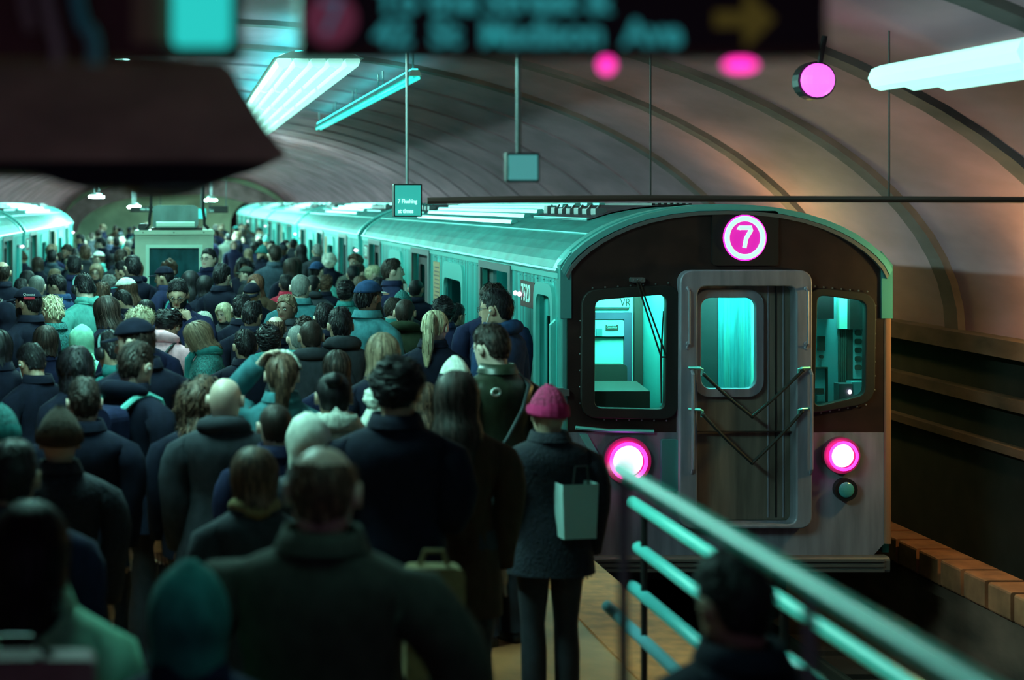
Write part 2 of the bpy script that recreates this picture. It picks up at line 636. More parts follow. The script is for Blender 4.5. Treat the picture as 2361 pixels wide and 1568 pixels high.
def add_cab(car):
    """black mask, windows, storm door, sign and lamps of the leading car; local x=-1.335..1.335, front plane y=0"""
    k = 4000 / 14.0
    U = lambda px: (px - 412) / k - 4.415
    Zz = lambda py: EYE - (py - 468) / k
    pt = lambda px, py: (U(px), Zz(py))
    P = lambda mb, n, m_, p=car, **kw: mb.build(n, m_, p, **kw)
    prof_ = [(x, roof_z(x) - .004) for x in ROOFX]
    outl = [(-W2 + .02, .70)] + [(min(max(x, -W2 + .02), W2 - .02), z) for x, z in prof_] + [(W2 - .02, .70)]
    wl = [pt(1368, 690), pt(1536, 676), pt(1532, 945), pt(1366, 941)]
    wr = [pt(1879, 677), pt(1995, 692), pt(1992, 911), pt(1872, 940)]
    door = [pt(1594, 655), pt(1832, 655), pt(1832, 1190), pt(1594, 1190)]
    doorm = [(x, max(z, .69)) for x, z in door]
    dl = [pt(1594, 655), pt(1832, 655), (U(1832), .705), (U(1594), .705)]
    mask = plate('front_mask', outl, [rpoly(wl, .07), rpoly(wr, .05), dl], .05, 'y', .025, M_mask, car)
    # lower front, steel and red-lit corner panels
    lo = [(-W2 + .02, -.16), (-W2 + .02, .698), (U(1590), .698), (U(1590), -.02), (U(1836), -.02), (U(1836), .698), (W2 - .02, .698), (W2 - .02, -.16), (W2 - .15, -.30), (-W2 + .15, -.30)]
    plate('lower_front_panel', lo, [], .06, 'y', .03, M_fst, car)
    m = MB()
    m.rbox(-W2 + .05, W2 - .05, -.10, .05, -.42, -.29, .03, 'x', 3)
    for j in range(3):
        m.box(-W2 + .1, W2 - .1, -.115, -.08, -.405 + j * .04, -.385 + j * .04)
    P(m, 'anticlimber', mat('anticlimber_steel', (.12, .10, .10), .6, metal=.4))
    # corner post caps
    for s in (-1, 1):
        m = MB()
        x0, x1 = sorted((s * (W2 + .004), s * (W2 - .085)))
        m.prism([(x0, -.02), (x1, -.02), (x1 - .0, .06), (x0, .16)] if s < 0 else [(x0, -.02), (x1, -.02), (x1, .16), (x0, .06)], 1.62, 1.98, 'z')
        m.prism([(x0, 1.98), (x1, 1.98), (x1 + (-.0 if s < 0 else .0), 2.05 if s > 0 else 2.16), (x0, 2.16 if s > 0 else 2.05)], -.02, .10)
        P(m, 'corner_cap', M_capst)
        m = MB()
        x0, x1 = sorted((s * (W2 + .001), s * (W2 - .06)))
        m.rbox(x0, x1, -.012, .10, -.20, 1.62, .02, 'z', 3)
        P(m, 'corner_post', M_capst if s < 0 else mat('post_rust', (.30, .12, .07), .7))  # right post is red brown, left one steel
    # arch of the roof over the front
    for r0, r1, ya, yb, mm in ((.0, .030, -.03, .06, M_trim), (.045, .062, -.045, .03, M_steelD)):
        m = MB()
        for x in ROOFX:
            z = roof_z(x)
            m.v += [(x * (1 - r0 * .6), ya, z - r0 + .012), (x * (1 - r0 * .6), yb, z - r0 + .012), (x * (1 - r1 * .6), yb, z - r1), (x * (1 - r1 * .6), ya, z - r1)]
        for j in range(len(ROOFX) - 1):
            m.f += [(4 * j + q, 4 * j + (q + 1) % 4, 4 * j + 4 + (q + 1) % 4, 4 * j + 4 + q) for q in range(4)]
        m.m = [0] * len(m.f)
        P(m, 'front_arch', mm)
    # windscreens
    for w, gr in ((wl, .085), (wr, .06)):
        c = np.mean(w, axis=0)
        o = [tuple(c + (np.array(p) - c) * (1 + np.array((gr * 1.1, gr * .8)) / np.abs(np.array(p) - c).clip(.05))) for p in w]
        f = plate('window_gasket', rpoly(o, .13), [rpoly(w, .07)], .06, 'y', -.002, M_rubber, car, bevel=.008)
        g = MB()
        g.prism(rpoly([tuple(c + (np.array(p) - c) * 1.04) for p in w], .07), .02, .03)
        g.build('windscreen', glass('cab_glass', (.80, .97, .95), .05), f)
        for t in range(26):
            e = t % 4
            a_, b_ = np.array(o[e]), np.array(o[(e + 1) % 4])
            q = a_ + (b_ - a_) * (.12 + .76 * (t // 4) / 6)
            q = c + (q - c) * 1.035
            g = MB()
            g.sphere((q[0], -.022, q[1]), (.008, .006, .008), 6, 4)
            g.build('rivet', M_steelD, f)
    # storm door frame, leaf and window
    fo = [pt(1564, 625), pt(1860, 625), (U(1860), -.05), (U(1562), -.05)]
    fi = [pt(1597, 655), pt(1830, 655), (U(1830), -.04), (U(1597), -.04)]
    plate('storm_door_frame', rpoly(fo, .10), [rpoly(fi, .09)], .13, 'y', -.02, M_fst, car, bevel=.012)
    dw = rrect(U(1617), U(1748), Zz(899), Zz(685), .085, 6)
    lf = plate('storm_door', rpoly([pt(1590, 650), pt(1838, 650), (U(1838), -.03), (U(1590), -.03)], .05), [dw], .04, 'y', .09, M_dleaf, car)
    plate('door_window_frame', rrect(U(1603), U(1762), Zz(915), Zz(670), .12, 6), [dw], .05, 'y', .058, M_fst, lf, bevel=.008)
    g = MB()
    g.prism(rrect(U(1615), U(1750), Zz(901), Zz(683), .08, 6), .088, .094)
    g.build('door_glass', glass('dirty_glass', (.70, .93, .93), .05), lf)
    for px in (1777, 1795, 1812):
        g = MB()
        g.tube([(U(px), .066, Zz(660)), (U(px), .066, 0.0)], .007, 6)
        g.build('door_rib', M_fst if px != 1795 else M_black, lf)
    for px, py in ((1608, 845), (1828, 845), (1608, 940), (1828, 938)):      # brackets that carry the chains
        s = -1 if px < 1700 else 1
        g = MB()
        x, z = pt(px, py)
        g.tube([(x + s * .10, -.10, z), (x + s * .02, -.14, z), (x, -.13, z - .01), (x, -.12, z - .06)], .011, 8)
        P(g, 'chain_bracket', M_trim)
    for (xa, ya), (xm, ym), (xb, yb) in (((1612, 860), (1722, 956), (1838, 850)), ((1610, 952), (1722, 1062), (1836, 945))):
        for (x0, z0), (x1, z1) in ((pt(xa, ya), pt(xm, ym)), (pt(xm, ym), pt(xb, yb))):
            pts = [(x0 + (x1 - x0) * t, -.13, z0 + (z1 - z0) * t - .012 * sin(pi * t)) for t in np.linspace(0, 1, 9)]
            g = MB()
            g.tube(pts, .0135, 8)
            for q in (0, 8):
                g.sphere(pts[q], .017, 8, 6)
            P(g, 'safety_chain', M_rubber)
    for px in (1578, 1849):                                                 # vertical hand holds
        g = MB()
        x = U(px)
        g.tube([(x, -.09, Zz(662)), (x, -.135, Zz(670)), (x, -.135, Zz(790)), (x, -.09, Zz(800))], .010, 8)
        for py in (664, 790, 800):
            g.sphere((x, -.095, Zz(py)), (.020, .010, .020), 8, 6)
        P(g, 'hand_hold', M_fst)
        g = MB()
        g.tube([(x + .035, -.09, Zz(850)), (x + .035, -.12, Zz(860)), (x + .035, -.12, .42), (x + .035, -.09, .38)], .014, 8)
        P(g, 'hand_hold', M_fst)
    # wiper
    g = MB()
    x0, z0 = pt(1466, 645)
    g.rbox(x0 - .055, x0 + .06, -.06, .0, z0 - .02, z0 + .02, .012, 'y', 3)
    for dx in (-.03, 0, .03):
        g.sphere((x0 + dx, -.062, z0), (.007, .006, .007), 6, 5)
    g = P(g, 'wiper', M_steelD)
    h = MB()
    x1, z1 = pt(1520, 822)
    for d in (0, .035):
        h.tube([(x0 - .01 + d * .6, -.065, z0 - .01), (x1 - .0 + d, -.055, z1 + d * .6)], .007, 6)
    h.tube([(x1, -.055, z1), (x1 + .035, -.055, z1)], .008, 6)
    h.build('wiper_arm', M_rubber, g)
    h = MB()
    xa, za = pt(1526, 716)
    xb, zb = pt(1521, 928)
    h.tube([(xa, -.045, za), (x1, -.05, z1), (xb, -.045, zb)], [.005, .009, .005], 6)
    h.build('wiper_blade', M_rubber, g)
    # route sign: ring and numeral of light
    c = pt(1714, 548)
    g = MB()
    g.rbox(U(1640), U(1792), -.03, .02, Zz(612), Zz(486), .03, 'y', 4)
    sg = P(g, 'route_sign', M_black)
    R = 46 / k
    g = MB()
    g.disc((c[0], -.034, c[1]), R * .92, .006, n=40)
    g.build('sign_field', mat('sign_magenta', (.3, .01, .2), .5, emit=(.78, .015, .46), es=.9), sg)
    g = MB()
    g.tube([(c[0] + R * .90 * cos(t), -.040, c[1] + R * .96 * sin(t)) for t in np.linspace(0, 2 * pi, 41)[:-1]], R * .135, 8, closed=True)
    g.build('ring_of_light', mat('sign_mint', (.6, .9, .8), .5, emit=(.50, .95, .72), es=.95), sg)
    g = MB()
    g.tube([(c[0] + R * 1.04 * cos(t), -.034, c[1] + R * 1.10 * sin(t)) for t in np.linspace(0, 2 * pi, 41)[:-1]], R * .055, 8, closed=True)
    g.build('ring_edge', mat('sign_pink', (.6, .02, .4), .5, emit=(1.0, .02, .60), es=2.2), sg)  # pink glowing ring stands in for the halo round the sign
    g = MB()
    q = lambda a, b: (c[0] + R * a, -.046, c[1] + R * b)
    g.tube([q(-.32, .40), q(-.30, .50), q(.30, .50), q(.30, .40), q(.04, -.05), q(-.04, -.50)], R * .11, 8)
    g.build('numeral', mat('sign_mint', (1, 1, 1)), sg)
    # head lamps
    for (px, py), r, mn, es in (((1443, 1060), 35, 'head_lamp_white', 1.3), ((1935, 1048), 27, 'head_lamp_right', 1.2)):
        x, z = pt(px, py)
        g = MB()
        g.disc((x, -.03, z), r * 1.55 / k, .06, n=28)
        hl = P(g, 'head_lamp', mat('lamp_bezel', (.30, .06, .14), .4, metal=.3))
        g = MB()
        g.tube([(x + r * 1.14 / k * cos(t), -.095, z + r * 1.14 / k * sin(t)) for t in np.linspace(0, 2 * pi, 33)[:-1]], r * .12 / k, 8, closed=True)
        g.build('lamp_rim', mat('rim_magenta', (.6, .02, .4), .5, emit=(1.0, .015, .45), es=7.0), hl)  # glowing ring added for the halo and to redden the panel behind
        g = MB()
        g.sphere((x, -.06, z), (r / k, .035, r / k), 20, 12)
        g.build('lamp_lens', mat(mn, (.8, .9, .9), .3, emit=(.62, 1.0, .95), es=es), hl)
    x, z = pt(1945, 1127)
    g = MB()
    g.disc((x, -.03, z), 26 / k, .06, n=24)
    tl = P(g, 'tail_lamp', M_black)
    g = MB()
    g.sphere((x, -.06, z), (18 / k, .02, 18 / k), 16, 10)
    g.build('lamp_lens', mat('tail_lens_teal', (.07, .34, .34), .2), tl)
    # ledge under the window, step treads and teal panel
    g = MB()
    g.tube([(U(1325), -.03, Zz(985)), (U(1400), -.035, Zz(992)), (U(1505), -.03, Zz(994))], .016, 8)
    P(g, 'window_ledge', M_trim)
    g = MB()
    g.prism([pt(1335, 1000), pt(1352, 1000), pt(1388, 1065), pt(1372, 1068)], -.045, .0)
    P(g, 'corner_strip', M_trim)
    g = MB()
    g.rbox(U(1522), U(1560), -.05, .0, Zz(1130), Zz(1012), .015, 'y', 3)
    P(g, 'step_plate', M_capst)
    # cab interior
    yb = 1.05
    kb = 4000 / (14 + yb)
    B = lambda px, py: ((px - 412) / kb - 4.415, EYE - (py - 468) / kb)

    def panel(n, px0, px1, py0, py1, m_, dy=0.0, th=.02, r=.0):
        (xa, za), (xb, zb) = B(px0, py1), B(px1, py0)
        g = MB()
        if r:
            g.rbox(xa, xb, yb - dy - th, yb - dy, za, zb, r, 'y', 3)
        else:
            g.box(xa, xb, yb - dy - th, yb - dy, za, zb)
        return P(g, n, m_)
    purp = mat('cab_purple_trim', (.10, .09, .14), .5)
    brn = mat('cab_brown', (.055, .038, .030), .6)
    g = MB()
    g.box(-W2 + .06, -.36, yb, yb + .04, -.02, 2.0)
    P(g, 'cab_rear_wall', M_cabw)
    g = MB()
    g.box(-.36, 1.27, yb, yb + .04, -.02, 2.0)
    P(g, 'cab_rear_wall', mat('cab_wall_blue', (.16, .42, .46), .5))
    panel('upper_panel', 1340, 1449, 660, 708, M_cabw, .0, .02, .01)
    text('panel_mark', 'VR', .085, brn, bpy.data.objects[car.children[-1].name], .002, facing_cam((B(1428, 698)[0], yb - .024, B(1428, 698)[1]), .9, 1.2))
    panel('seam_strip', 1340, 1449, 709, 713, brn)
    panel('door_header', 1340, 1455, 720, 736, purp, 0, .03)
    panel('door_post', 1437, 1455, 736, 890, purp, 0, .03)
    ap = panel('access_door', 1345, 1436, 738, 775, M_cabw, .0, .035, .012)
    (xa, za), (xb, zb) = B(1394, 761), B(1423, 749)
    g = MB()
    g.box(xa, xb, yb - .042, yb - .034, za, zb)
    lb = g.build('label_plate', brn, ap)
    text('label_text', 'Systems and\nControl Panel', .019, M_white, lb, .001, facing_cam((xa + .006, yb - .044, zb - .012), .85, 1.0))
    (xa, za), (xb, zb) = B(1372, 774), B(1386, 757)
    g = MB()
    g.box(xa, xb, yb - .045, yb - .034, za, zb)
    g.build('lock_plate', mat('lock_grey', (.10, .26, .28), .4), ap)
    panel('seam_strip', 1340, 1437, 776, 778, brn)
    panel('seat_back', 1340, 1438, 838, 1000, brn, .02, .10, .03)
    panel('partition_pillar', 1459, 1478, 640, 900, brn, .0, .06)
    panel('partition_panel', 1505, 1545, 650, 960, mat('cab_teal_panel', (.10, .46, .44), .5), .05, .05)
    panel('wall_shadow_gap', 1590, 1652, 655, 930, mat('door_gap_dark', (.030, .024, .024), .7), .02)  # plain dark panel at the left of the door window
    for j, px in enumerate((1652, 1664, 1676, 1688, 1700, 1711)):
        g = MB()
        xa, xb = B(px, 0)[0], B(px + 12, 0)[0]
        g.prism([(xa, yb - .05), (xb, yb - .05 - .03 * (j % 2)), (xb, yb - .02), (xa, yb - .02)], .2, 2.1, 'z')
        P(g, 'curtain_fold', mat('curtain_teal_%d' % (j % 3), ((.05, .26, .28), (.10, .40, .38), (.06, .32, .34))[j % 3], .6, noise=.8, nscale=(60, 60, 3), dark=.5))
    panel('end_wall_panel', 1723, 1762, 650, 960, M_cabw, .03)
    for py in (738, 822):
        panel('hinge', 1740 if py < 800 else 1733, 1752, py, py + 24, mat('lock_grey', (.1, .26, .28)), .05)
    # right compartment, shallower
    yb = .40
    kb = 4000 / (14 + yb)
    g = MB()
    g.box(.66, 1.27, yb, yb + .04, -.02, 2.0)
    P(g, 'cab_rear_wall', mat('cab_wall_blue', (.16, .42, .46), .5))
    panel('equipment_box', 1874, 1910, 660, 733, M_black, .02, .10)
    panel('bright_panel', 1928, 1946, 660, 757, M_cabw, .02, .05)
    panel('black_cabinet', 1946, 1996, 660, 757, M_rubber, .03, .10)
    panel('switch_plate', 1884, 1900, 775, 808, brn, .0, .03)
    panel('key_switch', 1888, 1896, 818, 826, brn, .0, .03, .012)
    for j in range(4):
        panel('cabinet_slat', 1930 + j * 4.6, 1933.5 + j * 4.6, 757, 884, mat('slat_olive', (.08, .085, .07), .6), .02)
    panel('cabinet_gap', 1949, 1962, 757, 878, brn, .02)
    pn = panel('breaker_panel', 1962, 1985, 757, 872, mat('breaker_white', (.30, .52, .55), .5), .03)
    for j in range(5):
        (xa, za), (xb, zb) = B(1965, 772 + j * 20), B(1980, 760 + j * 20)
        g = MB()
        g.rbox(xa, xb, yb - .065, yb - .045, za, zb, .012, 'y', 2)
        g.build('breaker', brn, pn)
    panel('bright_edge', 1986, 1996, 755, 940, M_cabw, .03)
    cs = panel('console_box', 1916, 1946, 880, 935, mat('console_grey', (.14, .14, .15), .5), .06, .12)
    panel('console_top', 1946, 1996, 876, 930, mat('cab_wall_blue', (.1, .3, .3)), .05, .12)
    x, z = B(1939, 898)
    g = MB()
    g.sphere((x, yb - .19, z), (.016, .01, .018), 10, 8)
    g.build('indicator_lamp', M_signal, cs)
    lb = panel('notice_plate', 1877, 1897, 895, 907, brn, .0, .03)
    panel('door_panel_frame', 1876, 1906, 846, 849, brn, 0, .03)
    panel('door_panel_frame', 1903, 1906, 849, 935, brn, 0, .03)
    panel('lock_box', 1880, 1895, 910, 925, mat('lock_grey', (.1, .26, .28)), 0, .04)
    # driver's console behind the windscreens, ceiling and cab lamp
    g = MB()
    g.prism([(.10, -.02), (.62, -.02), (.62, .86), (.52, 1.06), (.10, 1.02)], -W2 + .07, U(1506), 'x')
    P(g, 'drivers_console', brn)
    g = MB()
    g.box(-W2 + .10, W2 - .10, .06, 1.05, 2.02, 2.05)
    P(g, 'cab_ceiling', M_cabw)
    for xx, w, ya, yc in ((-.62, .13, .35, .75), (.30, .16, .35, .75), (.95, .12, .10, .24)):
        g = MB()
        g.box(xx - w, xx + w, ya, yc, 1.97, 2.015)
        P(g, 'cab_lamp', mat('cab_lamp_glow', (.6, .9, .85), .5, emit=(.20, 1.0, .84), es=90.0))
    for xx in (U(1562), U(1862)):
        g = MB()
        g.box(xx - .01, xx + .01, .10, 1.05, 0, 2.02)
        P(g, 'cab_partition', mat('cab_teal_panel', (.1, .46, .44)))
    # round decal, letter block and cab side door of the platform side
    g = MB()
    g.prism([(1.30 + .34 * cos(t), 1.04 + .24 * sin(t)) for t in np.linspace(0, 2 * pi, 33)[:-1]], -W2 - .006, -W2 + .002, 'x')
    dc = P(g, 'round_decal', mat('decal_mint', (.30, .92, .84), .5))
    g = MB()
    g.tube([(-W2 - .008, 1.34 + .13 * cos(t), 1.07 + .12 * sin(t)) for t in np.linspace(.6, 5.6, 17)], [.010 + .016 * abs(sin(t * 1.2)) for t in np.linspace(0, 3, 17)], 6)
    g.build('decal_mark', mat('decal_dark', (.03, .20, .21), .5), dc)
    g = MB()
    g.box(-W2 - .03, -W2, 1.66, 1.80, 1.18, 1.42)
    P(g, 'call_box', M_brown)
    f = plate('cab_door_frame', rpoly([(.16, -.03), (.92, -.03), (.92, 1.88), (.16, 1.88)], .17), [rpoly([(.24, .0), (.82, .0), (.82, 1.78), (.24, 1.78)], .13)], .04, 'x', -W2 - .012, M_trim, car)
    d = plate('cab_door', rpoly([(.20, .0), (.84, .0), (.84, 1.80), (.20, 1.80)], .12), [rrect(.34, .70, .62, 1.60, .05)], .03, 'x', -W2 + .05, M_steel, car)
    g = MB()
    g.box(-W2 + .045, -W2 + .055, .32, .72, .60, 1.62)
    g.build('cab_door_window', glass('cab_door_glass', (.10, .09, .09), .06), d)
    g = MB()
    g.tube([(-W2 - .02, .09, 1.60), (-W2 - .06, .09, 1.56), (-W2 - .06, .09, .5), (-W2 - .02, .09, .46)], .013, 8)
    P(g, 'grab_rail', M_trim)
    g = MB()
    g.box(-W2 - .06, -W2 + .02, -.05, .02, .98, 1.06)
    g.box(-W2 + .0, -W2 + .06, -.06, -.01, 1.0, 1.05)
    P(g, 'coupling_socket', M_steelD)


lead = make_car(True, 'leading subway car with black front and lit 7 sign')
add_cab(lead)
lead.location = (4.415, 14.0, 0)
trail = make_car(False, 'second car of the right train, behind the leading car')
trail.location = (4.415, 29.62, 0)
for i, lab in enumerate(('third car of the right train, far along the platform', 'fourth car of the right train, near its far end', 'last visible car of the right train, beside the end wall')):
    c = copy_tree(trail)
    c.location = (4.415, 29.62 + 15.62 * (i + 1), 0)
    c['label'] = lab
for y, lab in ((48.3, 'last car of the left train, bright side facing the crowd'), (32.68, 'nearer car of the left train, cut by the left frame edge')):
    c = copy_tree(trail)
    c.location = (-4.285, y, 0)
    c.rotation_euler = (0, 0, pi)
    c['label'] = lab

# ------------------------------------------------------------------ lights of the place
M_tube = mat('fluorescent_tube', (.8, .95, .9), .4, emit=LAMP, es=330.0)
M_soft = mat('troffer_diffuser', (.8, .95, .9), .4, emit=(.40, 1.0, .86), es=1.15)
M_cyan = mat('cyan_tube', (.3, .9, .8), .4, emit=(.01, .80, .70), es=1.1)
M_land = mat('landing_tube', (.8, .95, .9), .4, emit=LAMP, es=17.0)
M_fix = mat('fixture_white', (.45, .62, .58), .5)


def strip_light(X, Y, Z, L, lab, grp, n=2, w=.09, rod=True, mt=None):
    t = empty('fluorescent_light', (X, Y, Z), label=lab, cat='ceiling light', group=grp)
    m = MB()
    m.prism([(-w, .0), (w, .0), (w * .6, .07), (-w * .6, .07)], 0, L)
    m.build('fixture_body', M_fix, t)
    for k in range(n):
        x = (k - (n - 1) / 2) * w * (1.1 if n < 4 else 1.9 / n)
        m = MB()
        m.tube([(x, .03, -.025), (x, L - .03, -.025)], .022 if w < .12 else w * (.42 if n < 4 else .85 / n), 8)
        m.build('lamp_tube', mt or M_tube, t)
    if mt in (M_cyan, M_soft) and rod:       # uplight on top of the fixture, unseen from below, added to wash the vault teal
        m = MB()
        m.box(-w * .5, w * .5, .05, L - .05, .075, .085)
        m.build('uplight', mat('uplight_cyan', (.3, .9, .8), .4, emit=(.02, .85, .80), es=16.0 if False else 9.0), t)
    if rod:
        zc = VZ + VB * math.sqrt(max(0, 1 - (X / VA) ** 2)) - Z
        for y in (.2, L - .2):
            m = MB()
            m.tube([(0, y, .06), (0, y, zc)], .012, 6)
            m.build('hanger_rod', M_steelD, t)
    return t


NTH = ['first', 'second', 'third', 'fourth', 'fifth', 'sixth', 'seventh', 'eighth', 'ninth', 'tenth', 'eleventh', 'twelfth', 'thirteenth', 'fourteenth', 'fifteenth', 'sixteenth', 'seventeenth', 'eighteenth']
for k in range(17):                      # row over the left half of the platform, mostly behind the bulkhead
    strip_light(-.60, 7.6 + k * 5.2, 4.05, 2.6, '%s tube light from the camera in the left platform row' % NTH[k], 'left row of hanging tube lights', mt=M_tube)
for k in range(8):                       # wide bright troffers in view, right of the bulkhead
    strip_light(1.42, 17.6 + k * 4.0, 4.02, 3.8, '%s wide troffer from the camera in the bright centre row' % NTH[k], 'centre row of wide troffers', 5, .46, mt=M_soft)
for k in range(4):
    strip_light(2.66, 19.5 + k * 3.4, 3.98, 3.3, '%s slim cyan light from the camera over the right edge' % NTH[k], 'slim cyan lights over the right edge', 2, .07, mt=M_cyan)
for k in range(10):
    strip_light(1.55, 52.0 + k * 5.2, 4.02, 2.6, '%s small tube light from the camera in the far right row' % NTH[k], 'far right row of tube lights', mt=M_tube)
strip_light(4.86, 9.4, 3.40, 2.1, 'large bright light fixture on the vault at the top right', None, 3, .20, rod=False, mt=M_soft)
strip_light(.75, 2.9, 4.15, 2.2, 'tube light above the landing behind the exit sign', None, 2, mt=M_land)

# magenta signal lamps
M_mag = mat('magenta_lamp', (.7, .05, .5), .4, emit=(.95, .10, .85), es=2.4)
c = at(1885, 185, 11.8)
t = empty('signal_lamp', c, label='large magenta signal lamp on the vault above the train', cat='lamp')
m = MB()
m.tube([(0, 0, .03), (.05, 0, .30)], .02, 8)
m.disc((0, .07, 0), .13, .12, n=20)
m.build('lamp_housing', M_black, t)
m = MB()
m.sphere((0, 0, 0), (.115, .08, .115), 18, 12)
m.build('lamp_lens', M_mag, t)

# sodium lamp low on the track wall, right of the picture; another added unseen behind the car to light the vault
for loc, es, lab in (((6.2, 18.5, 1.9), 150, 'yellow bulkhead lamp behind the leading car\'s right side'), ((6.70, 13.3, 1.75), 210, 'yellow bulkhead lamp low on the right tunnel wall')):
    t = empty('wall_lamp', loc, label=lab, cat='lamp')
    m = MB()
    m.box(.10, .14, -.10, .10, -.06, .14)
    m.box(.14, 7.02 - loc[0], -.03, .03, .0, .06)
    m.build('lamp_housing', M_black, t)
    m = MB()
    m.sphere((0, 0, 0), .09, 14, 10)
    m.build('bulb', mat('yellow_bulb_%d' % es, (.9, .5, .2), .4, emit=(1.0, .86, .26), es=es), t)
# ------------------------------------------------------------------ people
TORSO = np.array([  # z, half width, front, back
    (.900, .172, .105, -.125), (.960, .176, .110, -.130), (1.03, .166, .110, -.115), (1.10, .152, .106, -.098),
    (1.18, .156, .112, -.100), (1.26, .168, .120, -.112), (1.32, .178, .122, -.120), (1.365, .184, .114, -.120),
    (1.405, .184, .098, -.112), (1.44, .168, .078, -.096), (1.462, .125, .066, -.080), (1.480, .082, .056, -.068),
    (1.497, .060, .052, -.060), (1.512, .055, .052, -.060)])
HEAD = np.array([
    (1.512, .055, .052, -.060), (1.528, .057, .062, -.064), (1.536, .058, .094, -.068), (1.543, .058, .101, -.070), (1.556, .062, .104, -.076), (1.570, .067, .103, -.083),
    (1.583, .071, .102, -.090), (1.597, .0745, .101, -.096), (1.612, .0775, .1005, -.102), (1.628, .0800, .100, -.106),
    (1.645, .0812, .099, -.108), (1.660, .0815, .099, -.109), (1.675, .0805, .097, -.108), (1.692, .0775, .091, -.104),
    (1.708, .0720, .082, -.096), (1.724, .0630, .069, -.084), (1.738, .0510, .052, -.067), (1.749, .0345, .032, -.046), (1.756, .016, .012, -.022)])


def prof(tab, z):
    return [np.interp(z, tab[:, 0], tab[:, k]) for k in (1, 2, 3)]


def sstep(a, b, x):
    t = np.clip((x - a) / (b - a), 0, 1)
    return t * t * (3 - 2 * t)


def wob(p, seed, f):
    """cheap smooth noise of points, -1..1"""
    r = np.random.RandomState(seed)
    o = np.zeros(len(p))
    for k in range(5):
        w = r.normal(size=3)
        w = w / np.linalg.norm(w) * f * (0.6 + 0.5 * k)
        o += np.sin(p @ w + r.uniform(0, 6.3)) / (1 + 0.45 * k)
    return o / 2.2


def section(z, hx, yf, yb, ang, p=0.92):
    s, c = np.sin(ang), np.cos(ang)
    x = hx * np.sign(s) * np.abs(s) ** p
    y = np.where(c > 0, yf, -yb) * np.sign(c) * np.abs(c) ** p
    return np.stack([x, y, np.full_like(x, z)], 1)


ARMS = {  # elbow and wrist offsets for the right arm (x is mirrored for the left)
    'down': ((.055, -.02, -.285), (-.015, .06, -.245)),
    'front': ((.05, -.02, -.28), (-.11, .20, .06)),
    'pocket': ((.09, -.09, -.265), (-.07, .15, -.19)),
    'ear': ((.10, .13, -.22), (-.155, .01, .235)),
    'up': ((.13, .12, .10), (-.17, -.10, .20)),
    'reach': ((.06, .18, -.20), (-.02, .22, .05)),
    'wide': ((.16, .02, -.23), (-.05, .13, -.19))}


